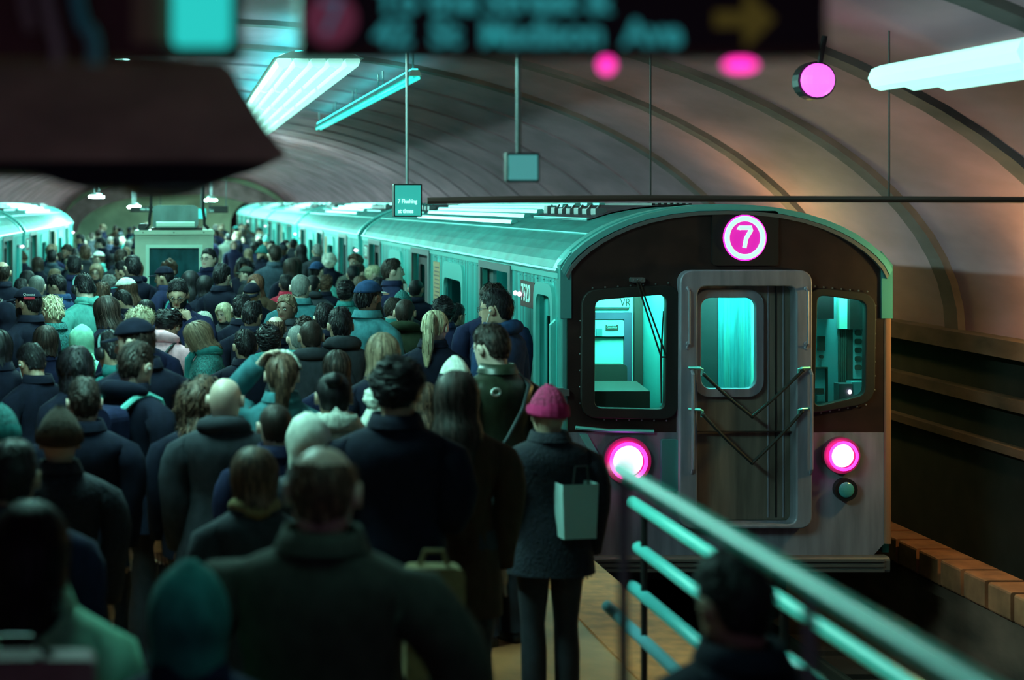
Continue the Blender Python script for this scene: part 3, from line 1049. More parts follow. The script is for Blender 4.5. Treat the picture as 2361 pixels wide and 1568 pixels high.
def skeleton_mesh(mode, N=24, arms=('down', 'down'), inf=0.0, hem=.70, wide=1.0, belly=0.0, hands=True, seed=0, cuff=1.0):
    """body ('body'), coat ('coat') or trousers ('trousers') as one connected surface"""
    V, F, MI = [], [], []

    def addv(a):
        b = len(V)
        V.extend([tuple(q) for q in a])
        return list(range(b, b + len(a)))
    ang = 2 * pi * np.arange(N) / N
    rows = []
    if mode == 'coat':
        zs = [(z, hx * wide + inf, yf + inf + belly * max(0, 1 - abs(z - 1.05) / .25), yb - inf) for z, hx, yf, yb in TORSO if 1.0 < z < 1.475]
        zs = [(hem, .200 * wide + inf, .135 + inf, -.150 - inf), ((hem + .96) / 2, .190 * wide + inf, .128 + inf, -.142 - inf)] + zs
        zs += [(1.478, .100 + inf * .7, .062 + inf, -.082 - inf), (1.498, .074 + inf * .6, .060 + inf * .7, -.074 - inf * .6),
               (1.535, .070 + inf * .6, .070 + inf * .4, -.078 - inf * .5), (1.540, .078 + inf * .6, .080 + inf * .4, -.088 - inf * .5),
               (1.505, .092 + inf * .6, .088 + inf * .6, -.100 - inf * .6), (1.487, .100 + inf * .6, .092 + inf * .6, -.106 - inf * .7)]
    elif mode == 'trousers':
        zs = [(.900, .172 + inf, .105 + inf, -.125 - inf), (.97, .176 + inf, .110 + inf, -.130 - inf), (1.04, .166 + inf, .110 + inf, -.115 - inf)]
    else:
        zs = [tuple(r) for r in TORSO]
    for z, hx, yf, yb in zs:
        p = section(z, hx, yf, yb, ang)
        if mode == 'coat':
            n = wob(p * (1, 1, 1.6), seed + 3, 16.0) * .010 + wob(p, seed + 9, 40.0) * .003
            p[:, :2] *= (1 + n / .16)[:, None] if z < 1.44 else 1.0
        rows.append(addv(p))
    if mode == 'body':
        w0 = 0.55
        for z, hx, yf, yb in HEAD[1:]:
            k = sstep(1.52, 1.56, z)
            a = ang - w0 * k * np.sin(ang)
            p = section(z, hx, yf, yb, a, 0.92 if z < 1.54 else 0.97)
            x, y = p[:, 0].copy(), p[:, 1]
            fr = y > 0.03
            d = .026 * np.exp(-(x / .0105) ** 2) * np.interp(z, [1.600, 1.612, 1.622, 1.668, 1.685], [0, .75, 1, .30, 0])
            d += .007 * np.exp(-(x / .022) ** 2) * np.interp(z, [1.600, 1.612, 1.63], [0, 1, 0])
            d -= .011 * np.exp(-((np.abs(x) - .033) / .015) ** 2) * np.exp(-((z - 1.652) / .012) ** 2)
            d += .005 * np.exp(-(x / .05) ** 2) * np.exp(-((z - 1.676) / .009) ** 2)
            d += .006 * np.exp(-(x / .022) ** 2) * np.exp(-((z - 1.586) / .008) ** 2)
            d -= .004 * np.exp(-(x / .03) ** 2) * np.exp(-((z - 1.600) / .006) ** 2)
            d += .006 * np.exp(-(x / .02) ** 2) * np.exp(-((z - 1.555) / .010) ** 2)
            p[:, 1] += np.where(fr, d, 0)
            rows.append(addv(p))
    hole = set()
    arm_rows = [i for i, r in enumerate(zs) if 1.30 < r[0] < 1.45] if mode != 'trousers' else []
    h = 2 if N >= 20 else 1
    arm_loops = []
    if arm_rows:
        r0, r1 = arm_rows[0], arm_rows[-1]
        for side in (1, -1):
            c = N // 4 if side > 0 else 3 * N // 4
            for r in range(r0, r1):
                for k in range(c - h, c + h):
                    hole.add((r, k))
            lp = [rows[r0][k] for k in range(c - h, c + h)] + [rows[r][c + h] for r in range(r0, r1)]
            lp += [rows[r1][k] for k in range(c + h, c - h, -1)] + [rows[r][c - h] for r in range(r1, r0, -1)]
            arm_loops.append((side, lp))
    for r in range(len(rows) - 1):
        for k in range(N):
            if (r, k) in hole:
                continue
            F.append((rows[r][k], rows[r][(k + 1) % N], rows[r + 1][(k + 1) % N], rows[r + 1][k]))
            z = V[rows[r][k]][2]
            x = (V[rows[r][k]][0] + V[rows[r][(k + 1) % N]][0]) / 2
            lip = mode == 'body' and abs(z - 1.583) < .012 and abs(x) < .022 and V[rows[r][k]][1] > .06
            MI.append(1 if lip else 0)
    if mode == 'body':
        F.append(tuple(rows[-1]))
        MI.append(0)
    # arms
    for side, lp in arm_loops:
        e, w = ARMS[arms[0] if side > 0 else arms[1]]
        Sh = np.array((.185 * wide * side, -.005, 1.395))
        El = Sh + np.array(e) * (side, 1, 1)
        Wr = El + np.array(w) * (side, 1, 1)
        n = len(lp)
        path = [Sh + (El - Sh) * t + np.array((.035 * side * sin(pi * t), 0, 0)) for t in (.12, .35, .6, .85)]
        path += [El + (Wr - El) * .06 + (Sh - El) * .03] + [El + (Wr - El) * t for t in (.25, .5, .75, 1.0)]
        rad = [.050, .044, .040, .036, .035, .035, .033, .030, .026]
        if mode == 'coat':
            rad = [.066, .062, .058, .053, .052, .050, .047, .043, .040]
            rad = [q + inf * .75 for q in rad]
        prev = lp
        base = np.array([V[i] for i in lp])
        cen = base.mean(0)
        # start angle of the loop, measured in the frame carried down the arm
        ref = base[0] - cen
        nrm = np.array((side, 0, 0.))
        for j, pc in enumerate(path):
            t = (path[min(j + 1, len(path) - 1)] - path[max(j - 1, 0)])
            t = t / np.linalg.norm(t)
            if j:                               # carry the frame along without twist
                ax = np.cross(tp, t)
                sn, cs = np.linalg.norm(ax), tp @ t
                if sn > 1e-6:
                    ax /= sn
                    ref = ref * cs + np.cross(ax, ref) * sn + ax * (ax @ ref) * (1 - cs)
            u = ref - t * (ref @ t)
            u /= np.linalg.norm(u)
            ref = u
            tp = t
            v = np.cross(t, u)
            ring = np.array([pc + rad[j] * (cos(2 * pi * k / n) * u + sin(2 * pi * k / n) * v) for k in range(n)])
            if j == 0:   # pick the winding that matches the loop
                alt = np.array([pc + rad[j] * (cos(2 * pi * k / n) * u - sin(2 * pi * k / n) * v) for k in range(n)])
                wind = 1 if np.linalg.norm(ring - base) <= np.linalg.norm(alt - base) else -1
            ring = np.array([pc + rad[j] * (cos(2 * pi * k / n) * u + wind * sin(2 * pi * k / n) * v) for k in range(n)])
            if mode == 'coat':
                ring = pc + (ring - pc) * (1 + .10 * wob(ring, seed + 5, 30.0))[:, None]
            cur = addv(ring)
            for k in range(n):
                F.append((prev[k], prev[(k + 1) % n], cur[(k + 1) % n], cur[k]))
                MI.append(0)
            prev = cur
        if mode == 'coat':   # cuff folded in
            cur = addv(np.array([V[i] for i in prev]) * .25 + (Wr + (Wr - El) * -.04) * .75)
            for k in range(n):
                F.append((prev[k], prev[(k + 1) % n], cur[(k + 1) % n], cur[k]))
                MI.append(0)
        else:
            d = (Wr - El) / np.linalg.norm(Wr - El)
            up = np.array((0, 0, 1.)) if abs(d[2]) < .8 else np.array((0, 1., 0))
            nn = np.cross(d, np.cross(up, d))
            nn /= np.linalg.norm(nn)          # back of the hand
            sd = np.cross(d, nn)
            if sd[0] * side > 0:
                sd = -sd                      # thumb side points to the middle of the body
            for t, ws, wn in ((.025, .030, .020), (.06, .042, .017), (.095, .042, .014)):
                c = Wr + d * t
                ring = []
                for k in range(n):
                    q = np.array(V[prev[k]]) - (Wr + d * (t - .03))
                    a = math.atan2(q @ nn, q @ sd)
                    ring.append(c + ws * cos(a) * sd + wn * sin(a) * nn)
                cur = addv(ring)
                for k in range(n):
                    F.append((prev[k], prev[(k + 1) % n], cur[(k + 1) % n], cur[k]))
                    MI.append(0)
                prev = cur
            F.append(tuple(prev))
            MI.append(0)
            if hands:
                fm = MB()
                for q, ln in zip((.030, .010, -.011, -.030), (.070, .080, .074, .058)):
                    b = Wr + d * .088 + sd * q
                    fm.tube([b, b + d * ln * .4 - nn * .006, b + d * ln * .72 - nn * .022, b + d * ln * .85 - nn * .042], [.0088, .0085, .0078, .006], 6)
                b = Wr + d * .03 + sd * .030
                fm.tube([b, b + d * .03 + sd * .022 - nn * .008, b + d * .062 + sd * .024 - nn * .02], [.011, .010, .007], 6)
                o = len(V)
                V.extend(fm.v)
                F.extend([tuple(o + i for i in f) for f in fm.f])
                MI.extend([0] * len(fm.f))
    # legs
    if mode in ('body', 'trousers'):
        half = N // 2
        f0, b0 = V[rows[0][0]], V[rows[0][half]]
        cr = addv([(0, b0[1] + (f0[1] - b0[1]) * t, .86) for t in (.25, .5, .75)])
        for side in (1, -1):
            lp = [rows[0][k % N] for k in (range(0, half + 1) if side > 0 else range(half, N + 1))]
            lp += cr if side > 0 else cr[::-1]
            n = len(lp)
            base = np.array([V[i] for i in lp])
            cen = base.mean(0)
            aa = np.arctan2(base[:, 1] - cen[1], base[:, 0] - cen[0])
            prev = lp
            g = inf * .9
            for z, r, yy in ((.78, .088, -.01), (.62, .074, 0), (.47, .058, .005), (.33, .055, -.015), (.16, .042, -.02), (.06, .040, -.02)):
                rr = r + g + (.02 * sstep(.5, .1, z) if mode == 'trousers' else 0)
                cur = addv([(.092 * side + rr * cos(a), yy + rr * 1.05 * sin(a), z) for a in aa])
                for k in range(n):
                    F.append((prev[(k + 1) % n], prev[k], cur[k], cur[(k + 1) % n]))
                    MI.append(0)
                prev = cur
            F.append(tuple(prev))
            MI.append(0)
    return np.array(V), F, MI


def face_bits(V, F, MI, hi):
    """ears, eyes and brows, added to the body's own mesh"""
    m = MB()
    for s in (1, -1):
        m.cur = 0
        pts = [(s * .0850, .010 - .024 * cos(a) - .012, 1.640 + .031 * sin(a) - .004 * cos(a)) for a in np.linspace(0, 2 * pi, 9)[:-1]]
        o = [(p[0] + s * .013, p[1] - .007, p[2]) for p in pts]
        b = len(m.v)
        m.v += [(p[0] - s * .012, p[1] + .006, p[2]) for p in pts] + o + [(s * .0875, -.004, 1.642)]
        m.f += [(b + i, b + (i + 1) % 8, b + 8 + (i + 1) % 8, b + 8 + i) for i in range(8)] + [(b + 8 + i, b + 8 + (i + 1) % 8, b + 16) for i in range(8)]
        m.m += [0] * 16
        m.sphere((s * .032, .0885, 1.651), (.0135, .009, .0075), 8, 6, 2)
        m.sphere((s * .032, .0955, 1.651), (.006, .004, .006), 6, 4, 3)
        m.tube([(s * .016, .1045, 1.668), (s * .030, .1035, 1.6735), (s * .048, .091, 1.668)], [.003, .0042, .0025], 4, mi=3)
    o = len(V)
    return np.vstack([V, np.array(m.v)]), F + [tuple(o + i for i in f) for f in m.f], MI + m.m


def hair_edge(style, a):
    """height of the lower edge of the hair at angle a (0 = face, pi = nape)"""
    d = np.degrees(np.abs(a))
    if style in ('long', 'bob', 'wavy', 'wild'):
        low = {'long': 1.29, 'bob': 1.52, 'wavy': 1.40, 'wild': 1.33}[style]
        return np.interp(d, [0, 26, 42, 58, 180], [1.712, 1.700, 1.66, low + .02, low])
    return np.interp(d, [0, 32, 48, 66, 78, 90, 104, 122, 180], [1.716, 1.712, 1.692, 1.690, 1.640, 1.632, 1.676, 1.585, 1.566])


def hair_mesh(style, hi, seed):
    nc, nr = (64, 22) if hi else (26, 10)
    if style in ('long', 'wavy', 'wild'):
        nr += 12 if hi else 5
    a = -pi + 2 * pi * np.arange(nc) / nc
    ze = hair_edge(style, a)
    thick = {'short': .016, 'buzz': .006, 'curly': .030, 'spiky': .026, 'long': .020, 'bob': .020, 'wavy': .028, 'wild': .034, 'tied': .014, 'top': .026}.get(style, .016)
    rs = np.random.RandomState(seed)
    ze = ze + rs.normal(size=nc) * (.012 if style in ('long', 'wavy', 'wild', 'bob') else .004) * (np.abs(a) > .5)
    P = []
    strand = sum(np.sin(a * k + rs.uniform(0, 6.3)) / (1 + i * .3) for i, k in enumerate((11, 19, 31, 43))) / 2.6
    part = rs.uniform(-.6, .6)
    for j in range(nr + 1):
        v = j / nr
        zc = 1.7558
        f = v ** 1.7 if style not in ('long', 'wavy', 'wild') else v ** 1.35
        z = zc - (zc - ze) * f
        hx, yf, yb = prof(HEAD, np.maximum(z, 1.578))
        low = sstep(1.60, 1.47, z)
        hx = hx + low * .022
        yb = yb - low * .040
        s, c = np.sin(a), np.cos(a)
        x = hx * np.sign(s) * np.abs(s) ** .97
        y = np.where(c > 0, yf, -yb) * np.sign(c) * np.abs(c) ** .97
        n = np.stack([x, y, z - 1.66], 1)
        n[:, 2] = np.where(z > 1.66, n[:, 2], 0)
        n /= np.linalg.norm(n, axis=1)[:, None] + 1e-9
        t = thick * np.ones(nc)
        if style in ('short', 'top'):
            side = np.clip(np.abs(s), 0, 1) * sstep(1.74, 1.69, z)
            t = t * (1 - (.60 if style == 'short' else .85) * side)
            t = t * (1 + .5 * sstep(1.70, 1.75, z))
        t = t * (1 - .85 * v ** 6) if style not in ('long', 'wavy', 'wild', 'bob') else t * (1 - .4 * v ** 8)
        p = np.stack([x, y, z], 1)
        g = strand * .15
        if style == 'curly':
            g = .55 * wob(p, seed, 75.0) + .3 * wob(p, seed + 1, 140.)
        elif style in ('spiky', 'top'):
            g = .45 * wob(p * (1, .5, 1), seed, 90.0) + strand * .25
        elif style in ('wavy', 'wild'):
            g = strand * .22 + .35 * wob(p * (1, 1, 1.2), seed, 38.0) * (1.5 if style == 'wild' else 1)
        elif style == 'short':
            g = strand * .22 + .22 * wob(p, seed, 60.0)
        elif style == 'long':
            g = strand * .22 + .12 * wob(p, seed, 24.0)
        t = t * (1 + g)
        if style in ('long', 'bob', 'tied', 'wavy'):   # parting
            t = t * (1 - .35 * np.exp(-((a - part) / .12) ** 2) * sstep(.45, .1, v))
        P.append(p + n * t[:, None])
    V = np.vstack(P)
    F = []
    for j in range(nr):
        for k in range(nc):
            F.append((j * nc + k, j * nc + (k + 1) % nc, (j + 1) * nc + (k + 1) % nc, (j + 1) * nc + k))
    F.append(tuple(range(nc - 1, -1, -1)))
    # edge folded in towards the head
    last = P[-1]
    inn = last * (.86, .86, 1) + (0, 0, .004)
    o = len(V)
    V = np.vstack([V, inn])
    F += [((nr) * nc + k, nr * nc + (k + 1) % nc, o + (k + 1) % nc, o + k) for k in range(nc)]
    MI = [0] * len(F)
    # locks of hair lying on the shell
    n = {'long': 620, 'wavy': 620, 'wild': 700, 'curly': 620, 'bob': 520, 'buzz': 260}.get(style, 480) if hi else {'long': 90, 'wavy': 90}.get(style, 60)
    G = np.stack(P)                                   # rows, columns, 3
    v = rs.uniform(0.02, .93, n)
    u = rs.uniform(0, nc, n)
    ln = {'long': .30, 'wavy': .22, 'wild': .18, 'bob': .32, 'tied': .30, 'buzz': .05, 'curly': .07, 'spiky': .14, 'top': .16}.get(style, .15) * rs.uniform(.6, 1.3, n)
    lift = {'long': .006, 'wavy': .012, 'wild': .024, 'bob': .006, 'tied': .004, 'buzz': .002, 'curly': .009, 'spiky': .011, 'top': .016}.get(style, .007)
    wid = {'long': .0042, 'wavy': .0045, 'wild': .004, 'bob': .004, 'tied': .004, 'buzz': .0016, 'curly': .0042}.get(style, .0034) * (1 if hi else 2.4)
    tw = {'curly': 4.0, 'wild': 2.2, 'wavy': 1.2, 'short': .8, 'spiky': 1.0, 'top': 1.0}.get(style, .35) * nc / 64
    dr = rs.normal(size=n) * tw

    def S(vv, uu):
        vv = np.clip(vv, 0, 1) * nr
        j = np.minimum(vv.astype(int), nr - 1)
        f = (vv - j)[:, None]
        k = uu.astype(int) % nc
        k2 = (k + 1) % nc
        g = (uu - np.floor(uu))[:, None]
        return (G[j, k] * (1 - g) + G[j, k2] * g) * (1 - f) + (G[j + 1, k] * (1 - g) + G[j + 1, k2] * g) * f
    K = 4
    pts = []
    for q in range(K):
        t = q / (K - 1)
        pp = S(v + ln * t, u + dr * t + (np.sin(6 * t + u) * tw * .5 if style in ('curly', 'wavy', 'wild') else 0))
        nn = pp - np.array((0, -.01, 1.64))
        nn[:, 2] = np.where(pp[:, 2] > 1.60, nn[:, 2], 0)
        nn /= np.linalg.norm(nn, axis=1)[:, None] + 1e-9
        hgt = lift * rs.uniform(.5, 1.4, n) * (sin(pi * t) * .6 + t * (.9 if style in ('spiky', 'top', 'wild', 'short', 'curly') else .35))
        pts.append(pp + nn * (hgt + .0015)[:, None])
        if q == 0:
            n0 = nn
    tg = pts[-1] - pts[0]
    sd = np.cross(tg, n0)
    sd /= np.linalg.norm(sd, axis=1)[:, None] + 1e-9
    vs = []
    for q in range(K):
        w = wid * (.7, 1, .85, .15)[q]
        vs += [pts[q] - sd * w, pts[q] + sd * w]
    o = len(V)
    V = np.vstack([V] + vs)
    mi = rs.choice([0, 1, 1, 2, 2], n)
    for q in range(K - 1):
        A, B, C, D = (o + 2 * q * n, o + (2 * q + 1) * n, o + (2 * q + 3) * n, o + (2 * q + 2) * n)
        F += [(A + i, B + i, C + i, D + i) for i in range(n)]
        MI += list(mi)
    return V, F, MI


def shell(edge_fn, thick, nc=32, nr=10, ribs=0, slouch=0.0, seed=0, amp=0.0):
    """cap, beanie or hood shell over the head"""
    a = -pi + 2 * pi * np.arange(nc) / nc
    ze = edge_fn(a)
    P = []
    for j in range(nr + 1):
        v = j / nr
        z = 1.757 - (1.757 - ze) * v ** 1.6
        hx, yf, yb = prof(HEAD, np.maximum(z, 1.585))
        s, c = np.sin(a), np.cos(a)
        p = np.stack([hx * s, np.where(c > 0, yf, -yb) * c, z], 1)
        n = np.stack([p[:, 0], p[:, 1], np.maximum(p[:, 2] - 1.64, 0)], 1)
        n /= np.linalg.norm(n, axis=1)[:, None] + 1e-9
        t = thick * (1 + ribs * .08 * np.sign(np.sin(a * 16))) * np.ones(nc)
        p = p + n * t[:, None]
        if amp:
            p = p + n * (amp * wob(p, seed, 30.))[:, None]
        p[:, 2] += slouch * (1 - v) ** 2
        p[:, 1] -= slouch * .8 * (1 - v) ** 2
        P.append(p)
    P.append(P[-1] * (.95, .95, 1) + (0, 0, .003))
    V = np.vstack(P)
    m = nr + 1
    F = [(j * nc + k, j * nc + (k + 1) % nc, (j + 1) * nc + (k + 1) % nc, (j + 1) * nc + k) for j in range(m) for k in range(nc)]
    F.append(tuple(range(nc - 1, -1, -1)))
    return V, F


def bend(V, yaw, pitch):
    """turn and nod the head (radians) about the base of the neck"""
    V = np.array(V, float)
    w = sstep(1.475, 1.575, V[:, 2])
    piv = np.array((0, -.012, 1.50))
    out = V - piv
    for ax, an in (('x', -pitch), ('z', yaw)):
        a = an * w
        c, s = np.cos(a), np.sin(a)
        if ax == 'x':
            y, z = out[:, 1] * c - out[:, 2] * s, out[:, 1] * s + out[:, 2] * c
            out = np.stack([out[:, 0], y, z], 1)
        else:
            x, y = out[:, 0] * c - out[:, 1] * s, out[:, 0] * s + out[:, 1] * c
            out = np.stack([x, y, out[:, 2]], 1)
    # the chin goes forward as the head drops
    out[:, 1] += .03 * w * max(pitch, 0)
    out[:, 2] -= .020 * w
    return out + piv


def lean(V, a):
    if not a:
        return V
    V = np.array(V, float)
    w = sstep(.95, 1.25, V[:, 2]) * a
    z0, y0 = V[:, 2] - 1.0, V[:, 1]
    y = y0 * np.cos(w) + z0 * np.sin(w)
    z = -y0 * np.sin(w) + z0 * np.cos(w)
    V[:, 1], V[:, 2] = y, z + 1.0
    return V


HAIR = {'bk': (.007, .005, .008), 'db': (.024, .013, .011), 'br': (.085, .045, .030), 'lb': (.22, .15, .10), 'bl': (.60, .54, .36),
        'gr': (.22, .23, .22), 'wh': (.65, .68, .60), 'au': (.14, .055, .035)}
COAT = {'K': (.007, .008, .020), 'N': (.012, .014, .045), 'T': (.030, .200, .200), 'LT': (.12, .48, .44), 'G': (.032, .036, .046), 'OL': (.050, .056, .048),
        'DG': (.022, .032, .018), 'DE': (.045, .17, .20), 'P': (1.0, .50, .60), 'R': (.45, .02, .05), 'W': (.75, .80, .72), 'TAN': (.22, .17, .085), 'BG': (.040, .060, .085),
        'B': (.02, .05, .13), 'MI': (.32, .80, .58), 'BR': (.05, .028, .018), 'M': (.55, .03, .14)}
SKIN = {'l': (.60, .44, .36), 'm': (.42, .28, .20), 'd': (.17, .095, .070)}


def hair_mat(k):
    c = HAIR[k]
    return mat('hair_' + k, c, .60, noise=.9, nscale=(70, 70, 9), dark=.45, bump=.35, spec=.25)


def hair_mats(k):
    c = HAIR[k]
    return [hair_mat(k), mat('lock_light_' + k, [min(1, q * (1.7 if c[0] < .15 else 1.2) + .002) for q in c], .5, spec=.25), mat('lock_dark_' + k, [q * (.55 if c[0] < .15 else .75) for q in c], .6, spec=.25)]


def cloth_mat(k, style='plain'):
    c = COAT[k]
    if style == 'knit':
        return mat('knit_' + k, c, .9, noise=1.0, nscale=(95, 95, 60), dark=.18, bump=.8, detail=1.0)
    if style == 'leather':
        return mat('leather_' + k, c, .38, noise=.8, nscale=(30, 30, 12), dark=.5, bump=.25)
    if style == 'print':
        return mat('print_' + k, c, .8, noise=.25, nscale=(38, 38, 20), dark=.12, bump=.2)
    return mat('cloth_' + k, c, .9, spec=.12, noise=.9, nscale=(24, 24, 16), dark=.6, bump=.25)


def skin_mats(k):
    c = SKIN[k]
    return [mat('skin_' + k, c, .5, noise=.8, nscale=(40, 40, 40), dark=.86, bump=.05), mat('lips_' + k, (c[0] * .8, c[1] * .45, c[2] * .5), .45),
            mat('eye_white', (.6, .62, .6), .2), mat('brow_dark', (.012, .009, .008), .5)]


def obj_np(name, V, F, mats, parent, MI=None, smooth=True):
    me = bpy.data.meshes.new(name)
    me.from_pydata(np.asarray(V, float).tolist(), [], F)
    for m in (mats if isinstance(mats, list) else [mats]):
        me.materials.append(m)
    if MI is not None:
        me.polygons.foreach_set('material_index', MI)
    if smooth:
        me.polygons.foreach_set('use_smooth', [True] * len(F))
    me.update()
    return link(name, me, parent)


def person_parts(sp):
    """meshes (name, V, F, materials, MI, label) of one person in its own space, metres for a 1.755 m body"""
    hi, seed = sp['hi'], sp['seed']
    N = 32 if hi else 16
    st, hc, cc = sp['style'], sp['hair'], sp['coat']
    yaw, pitch = sp['hyaw'], sp['pitch']
    woman = sp['woman']
    wide = sp['wide']
    ops = sp['opts']
    L = lambda V: lean(V, sp['lean'])
    H = lambda V: lean(bend(V, yaw, pitch), sp['lean'])
    out = []
    V, F, MI = skeleton_mesh('body', N, sp['arms'], hands=hi or sp['arms'] != ('down', 'down'), wide=min(1, wide))
    if hi or abs(sp['yawdeg']) > 50:
        V, F, MI = face_bits(V, F, MI, hi)
    else:
        V, F, MI = face_bits(V, F, MI, hi)
    out.append(('body', H(V), F, skin_mats(sp['skin']), MI, None))
    inf = .022 + (.014 if 'puffy' in ops else 0)
    V, F, MI = skeleton_mesh('coat', N, sp['arms'], inf=inf, hem=.66 if woman else .76, wide=wide, seed=seed, belly=.02)
    cst = next((o for o in ops if o in ('knit', 'leather', 'print')), 'plain')
    out.append(('coat', L(V), F, cloth_mat(cc, cst), None, None))
    V, F, MI = skeleton_mesh('trousers', 16, inf=.010)
    out.append(('trousers', L(V), F, mat('trousers_dark', (.014, .015, .024), .8, noise=.8, nscale=(20, 20, 20), dark=.6), None, None))
    m = MB()
    for s in (1, -1):
        b = len(m.v)
        for y, w, h in ((-.085, .030, .05), (-.06, .040, .075), (0, .043, .085), (.07, .046, .060), (.13, .044, .045), (.165, .028, .032)):
            m.v += [(s * .092 + w * q, y, zz) for q, zz in ((-1, 0.001), (1, 0.001), (1, h * .6), (.6, h), (-.6, h), (-1, h * .6))]
        for j in range(5):
            m.f += [(b + j * 6 + k, b + j * 6 + (k + 1) % 6, b + j * 6 + 6 + (k + 1) % 6, b + j * 6 + 6 + k) for k in range(6)]
        m.f += [tuple(range(b + 5, b - 1, -1)), tuple(range(b + 30, b + 36))]
    h = len(m.v) // 2
    hf = len(m.f) // 2
    for q in (0, 1):
        out.append(('shoe', np.array(m.v[q * h:q * h + h]), [tuple(i - q * h for i in f) for f in m.f[q * hf:q * hf + hf]], mat('shoe_black', (.012, .012, .014), .4), None, None))
    # hair
    hm = hair_mat(hc)
    under = {'cap': 'short', 'capl': 'long', 'beanie': None, 'beaniel': 'long', 'hood': None, 'bun': 'tied', 'pony': 'tied', 'bald': None, 'balding': 'balding', 'pom': 'long', 'frizz': 'curly', 'flat': 'short'}
    base = under.get(st, st)
    if base == 'balding':
        V, F, MI = hair_mesh('short', hi, seed)
        kp = [i for i, f in enumerate(F) if len(f) == 4 and np.mean([V[i][2] for i in f]) < 1.715 and not (np.mean([V[i][1] for i in f]) > .045)]
        out.append(('hair', H(V), [F[i] for i in kp], hair_mats(hc), [int(MI[i]) for i in kp], None))
    elif base:
        V, F, MI = hair_mesh(base, hi, seed)
        if st in ('cap', 'capl', 'flat'):        # only what hangs out below the cap
            kp = [i for i, f in enumerate(F) if len(f) == 4 and max(V[q][2] for q in f) < 1.700 + .012 * (V[f[0]][1] > 0)]
            F, MI = [F[i] for i in kp], [MI[i] for i in kp]
        if st == 'frizz':
            V = (V - (0, 0, 1.66)) * (1.35, 1.25, 1.2) + (0, -.01, 1.66)
        out.append(('hair', H(V), F, hair_mats(hc), [int(i) for i in MI], None))
    if st == 'bun':
        m = MB()
        m.sphere((0, -.105, 1.735), (.046, .042, .042), 14, 9)
        V = np.array(m.v)
        V = V + (V - (0, -.105, 1.735)) * (.25 * wob(V, seed, 70.))[:, None]
        out.append(('hair_bun', H(V), m.f, hm, None, None))
    if st == 'pony':
        m = MB()
        m.tube([(0, -.095, 1.705), (.01, -.15, 1.715), (.02, -.185, 1.66), (.02, -.185, 1.57), (.01, -.165, 1.45), (.0, -.150, 1.36)], [.016, .026, .034, .034, .026, .010], 14)
        V = np.array(m.v)
        V[:, :2] += (wob(V * (1, 1, .3), seed, 90.) * .007)[:, None]
        rs = np.random.RandomState(seed)
        n, pth = 260 if hi else 40, np.array([(0, -.095, 1.705), (.01, -.15, 1.715), (.02, -.185, 1.66), (.02, -.185, 1.57), (.01, -.165, 1.45), (.0, -.150, 1.34)])
        t0, an, rr = rs.uniform(0, 4.2, n), rs.uniform(0, 6.28, n), rs.uniform(.75, 1.35, n)
        ev = lambda t: np.stack([np.interp(t, range(6), pth[:, q]) for q in range(3)], 1)
        rad = lambda t: np.interp(t, range(6), [.016, .026, .034, .034, .026, .012])
        P3 = [ev(t0 + d) + np.stack([np.cos(an + d * .3), np.sin(an + d * .3), 0 * an], 1) * (rad(t0 + d) * rr + .003)[:, None] for d in (0, .4, .8)]
        side = np.stack([-np.sin(an), np.cos(an), 0 * an], 1) * .0035
        base_n, VV = len(m.v), np.vstack([V] + [q for k, pp in enumerate(P3) for q in (pp - side * (1, 1, .2)[k], pp + side * (1, 1, .2)[k])])
        FF, MM = list(m.f), [0] * len(m.f)
        for k in (0, 1):
            A, B, C, D = (base_n + q * n for q in (2 * k, 2 * k + 1, 2 * k + 3, 2 * k + 2))
            FF += [(A + i, B + i, C + i, D + i) for i in range(n)]
            MM += [int(q) for q in rs.choice([0, 1, 2], n)]
        out.append(('ponytail', H(VV), FF, hair_mats(hc), MM, None))
    # hats
    hk = sp['hatcol']
    if st in ('cap', 'capl', 'flat'):
        V, F = shell(lambda a: np.full_like(a, 1.683) + .012 * np.cos(a), .022 if st != 'flat' else .03, 32, 10)
        if st == 'flat':
            V[:, 2] += .02 * sstep(1.72, 1.76, V[:, 2])
        br, bf, bw = [], [], 13
        back = 'backcap' in ops
        for q, (r, dz) in enumerate(((.0, 0), (.035, .004), (.075, -.004 if st == 'cap' else .004), (.075, -.008 if st == 'cap' else 0), (.0, -.008))):
            for k in range(bw):
                t = (k / (bw - 1) - .5) * 2
                an = t * 1.05
                x, y = .094 * sin(an), .118 * cos(an)
                br.append((x * (1 + r * 1.0), y + r * cos(t * pi / 2) ** .5, 1.692 + dz - .012 * t * t * (r > 0)))
        for q in range(4):
            bf += [(q * bw + k, q * bw + k + 1, (q + 1) * bw + k + 1, (q + 1) * bw + k) for k in range(bw - 1)]
        br = np.array(br)
        if back:
            br[:, 1] *= -1
            br[:, 0] *= -1
        cmat = cloth_mat(hk)
        out.append(('cap', H(V), F, cmat, None, None))
        out.append(('cap_brim', H(br), bf, cloth_mat(sp['brimcol'] or hk), None, None))
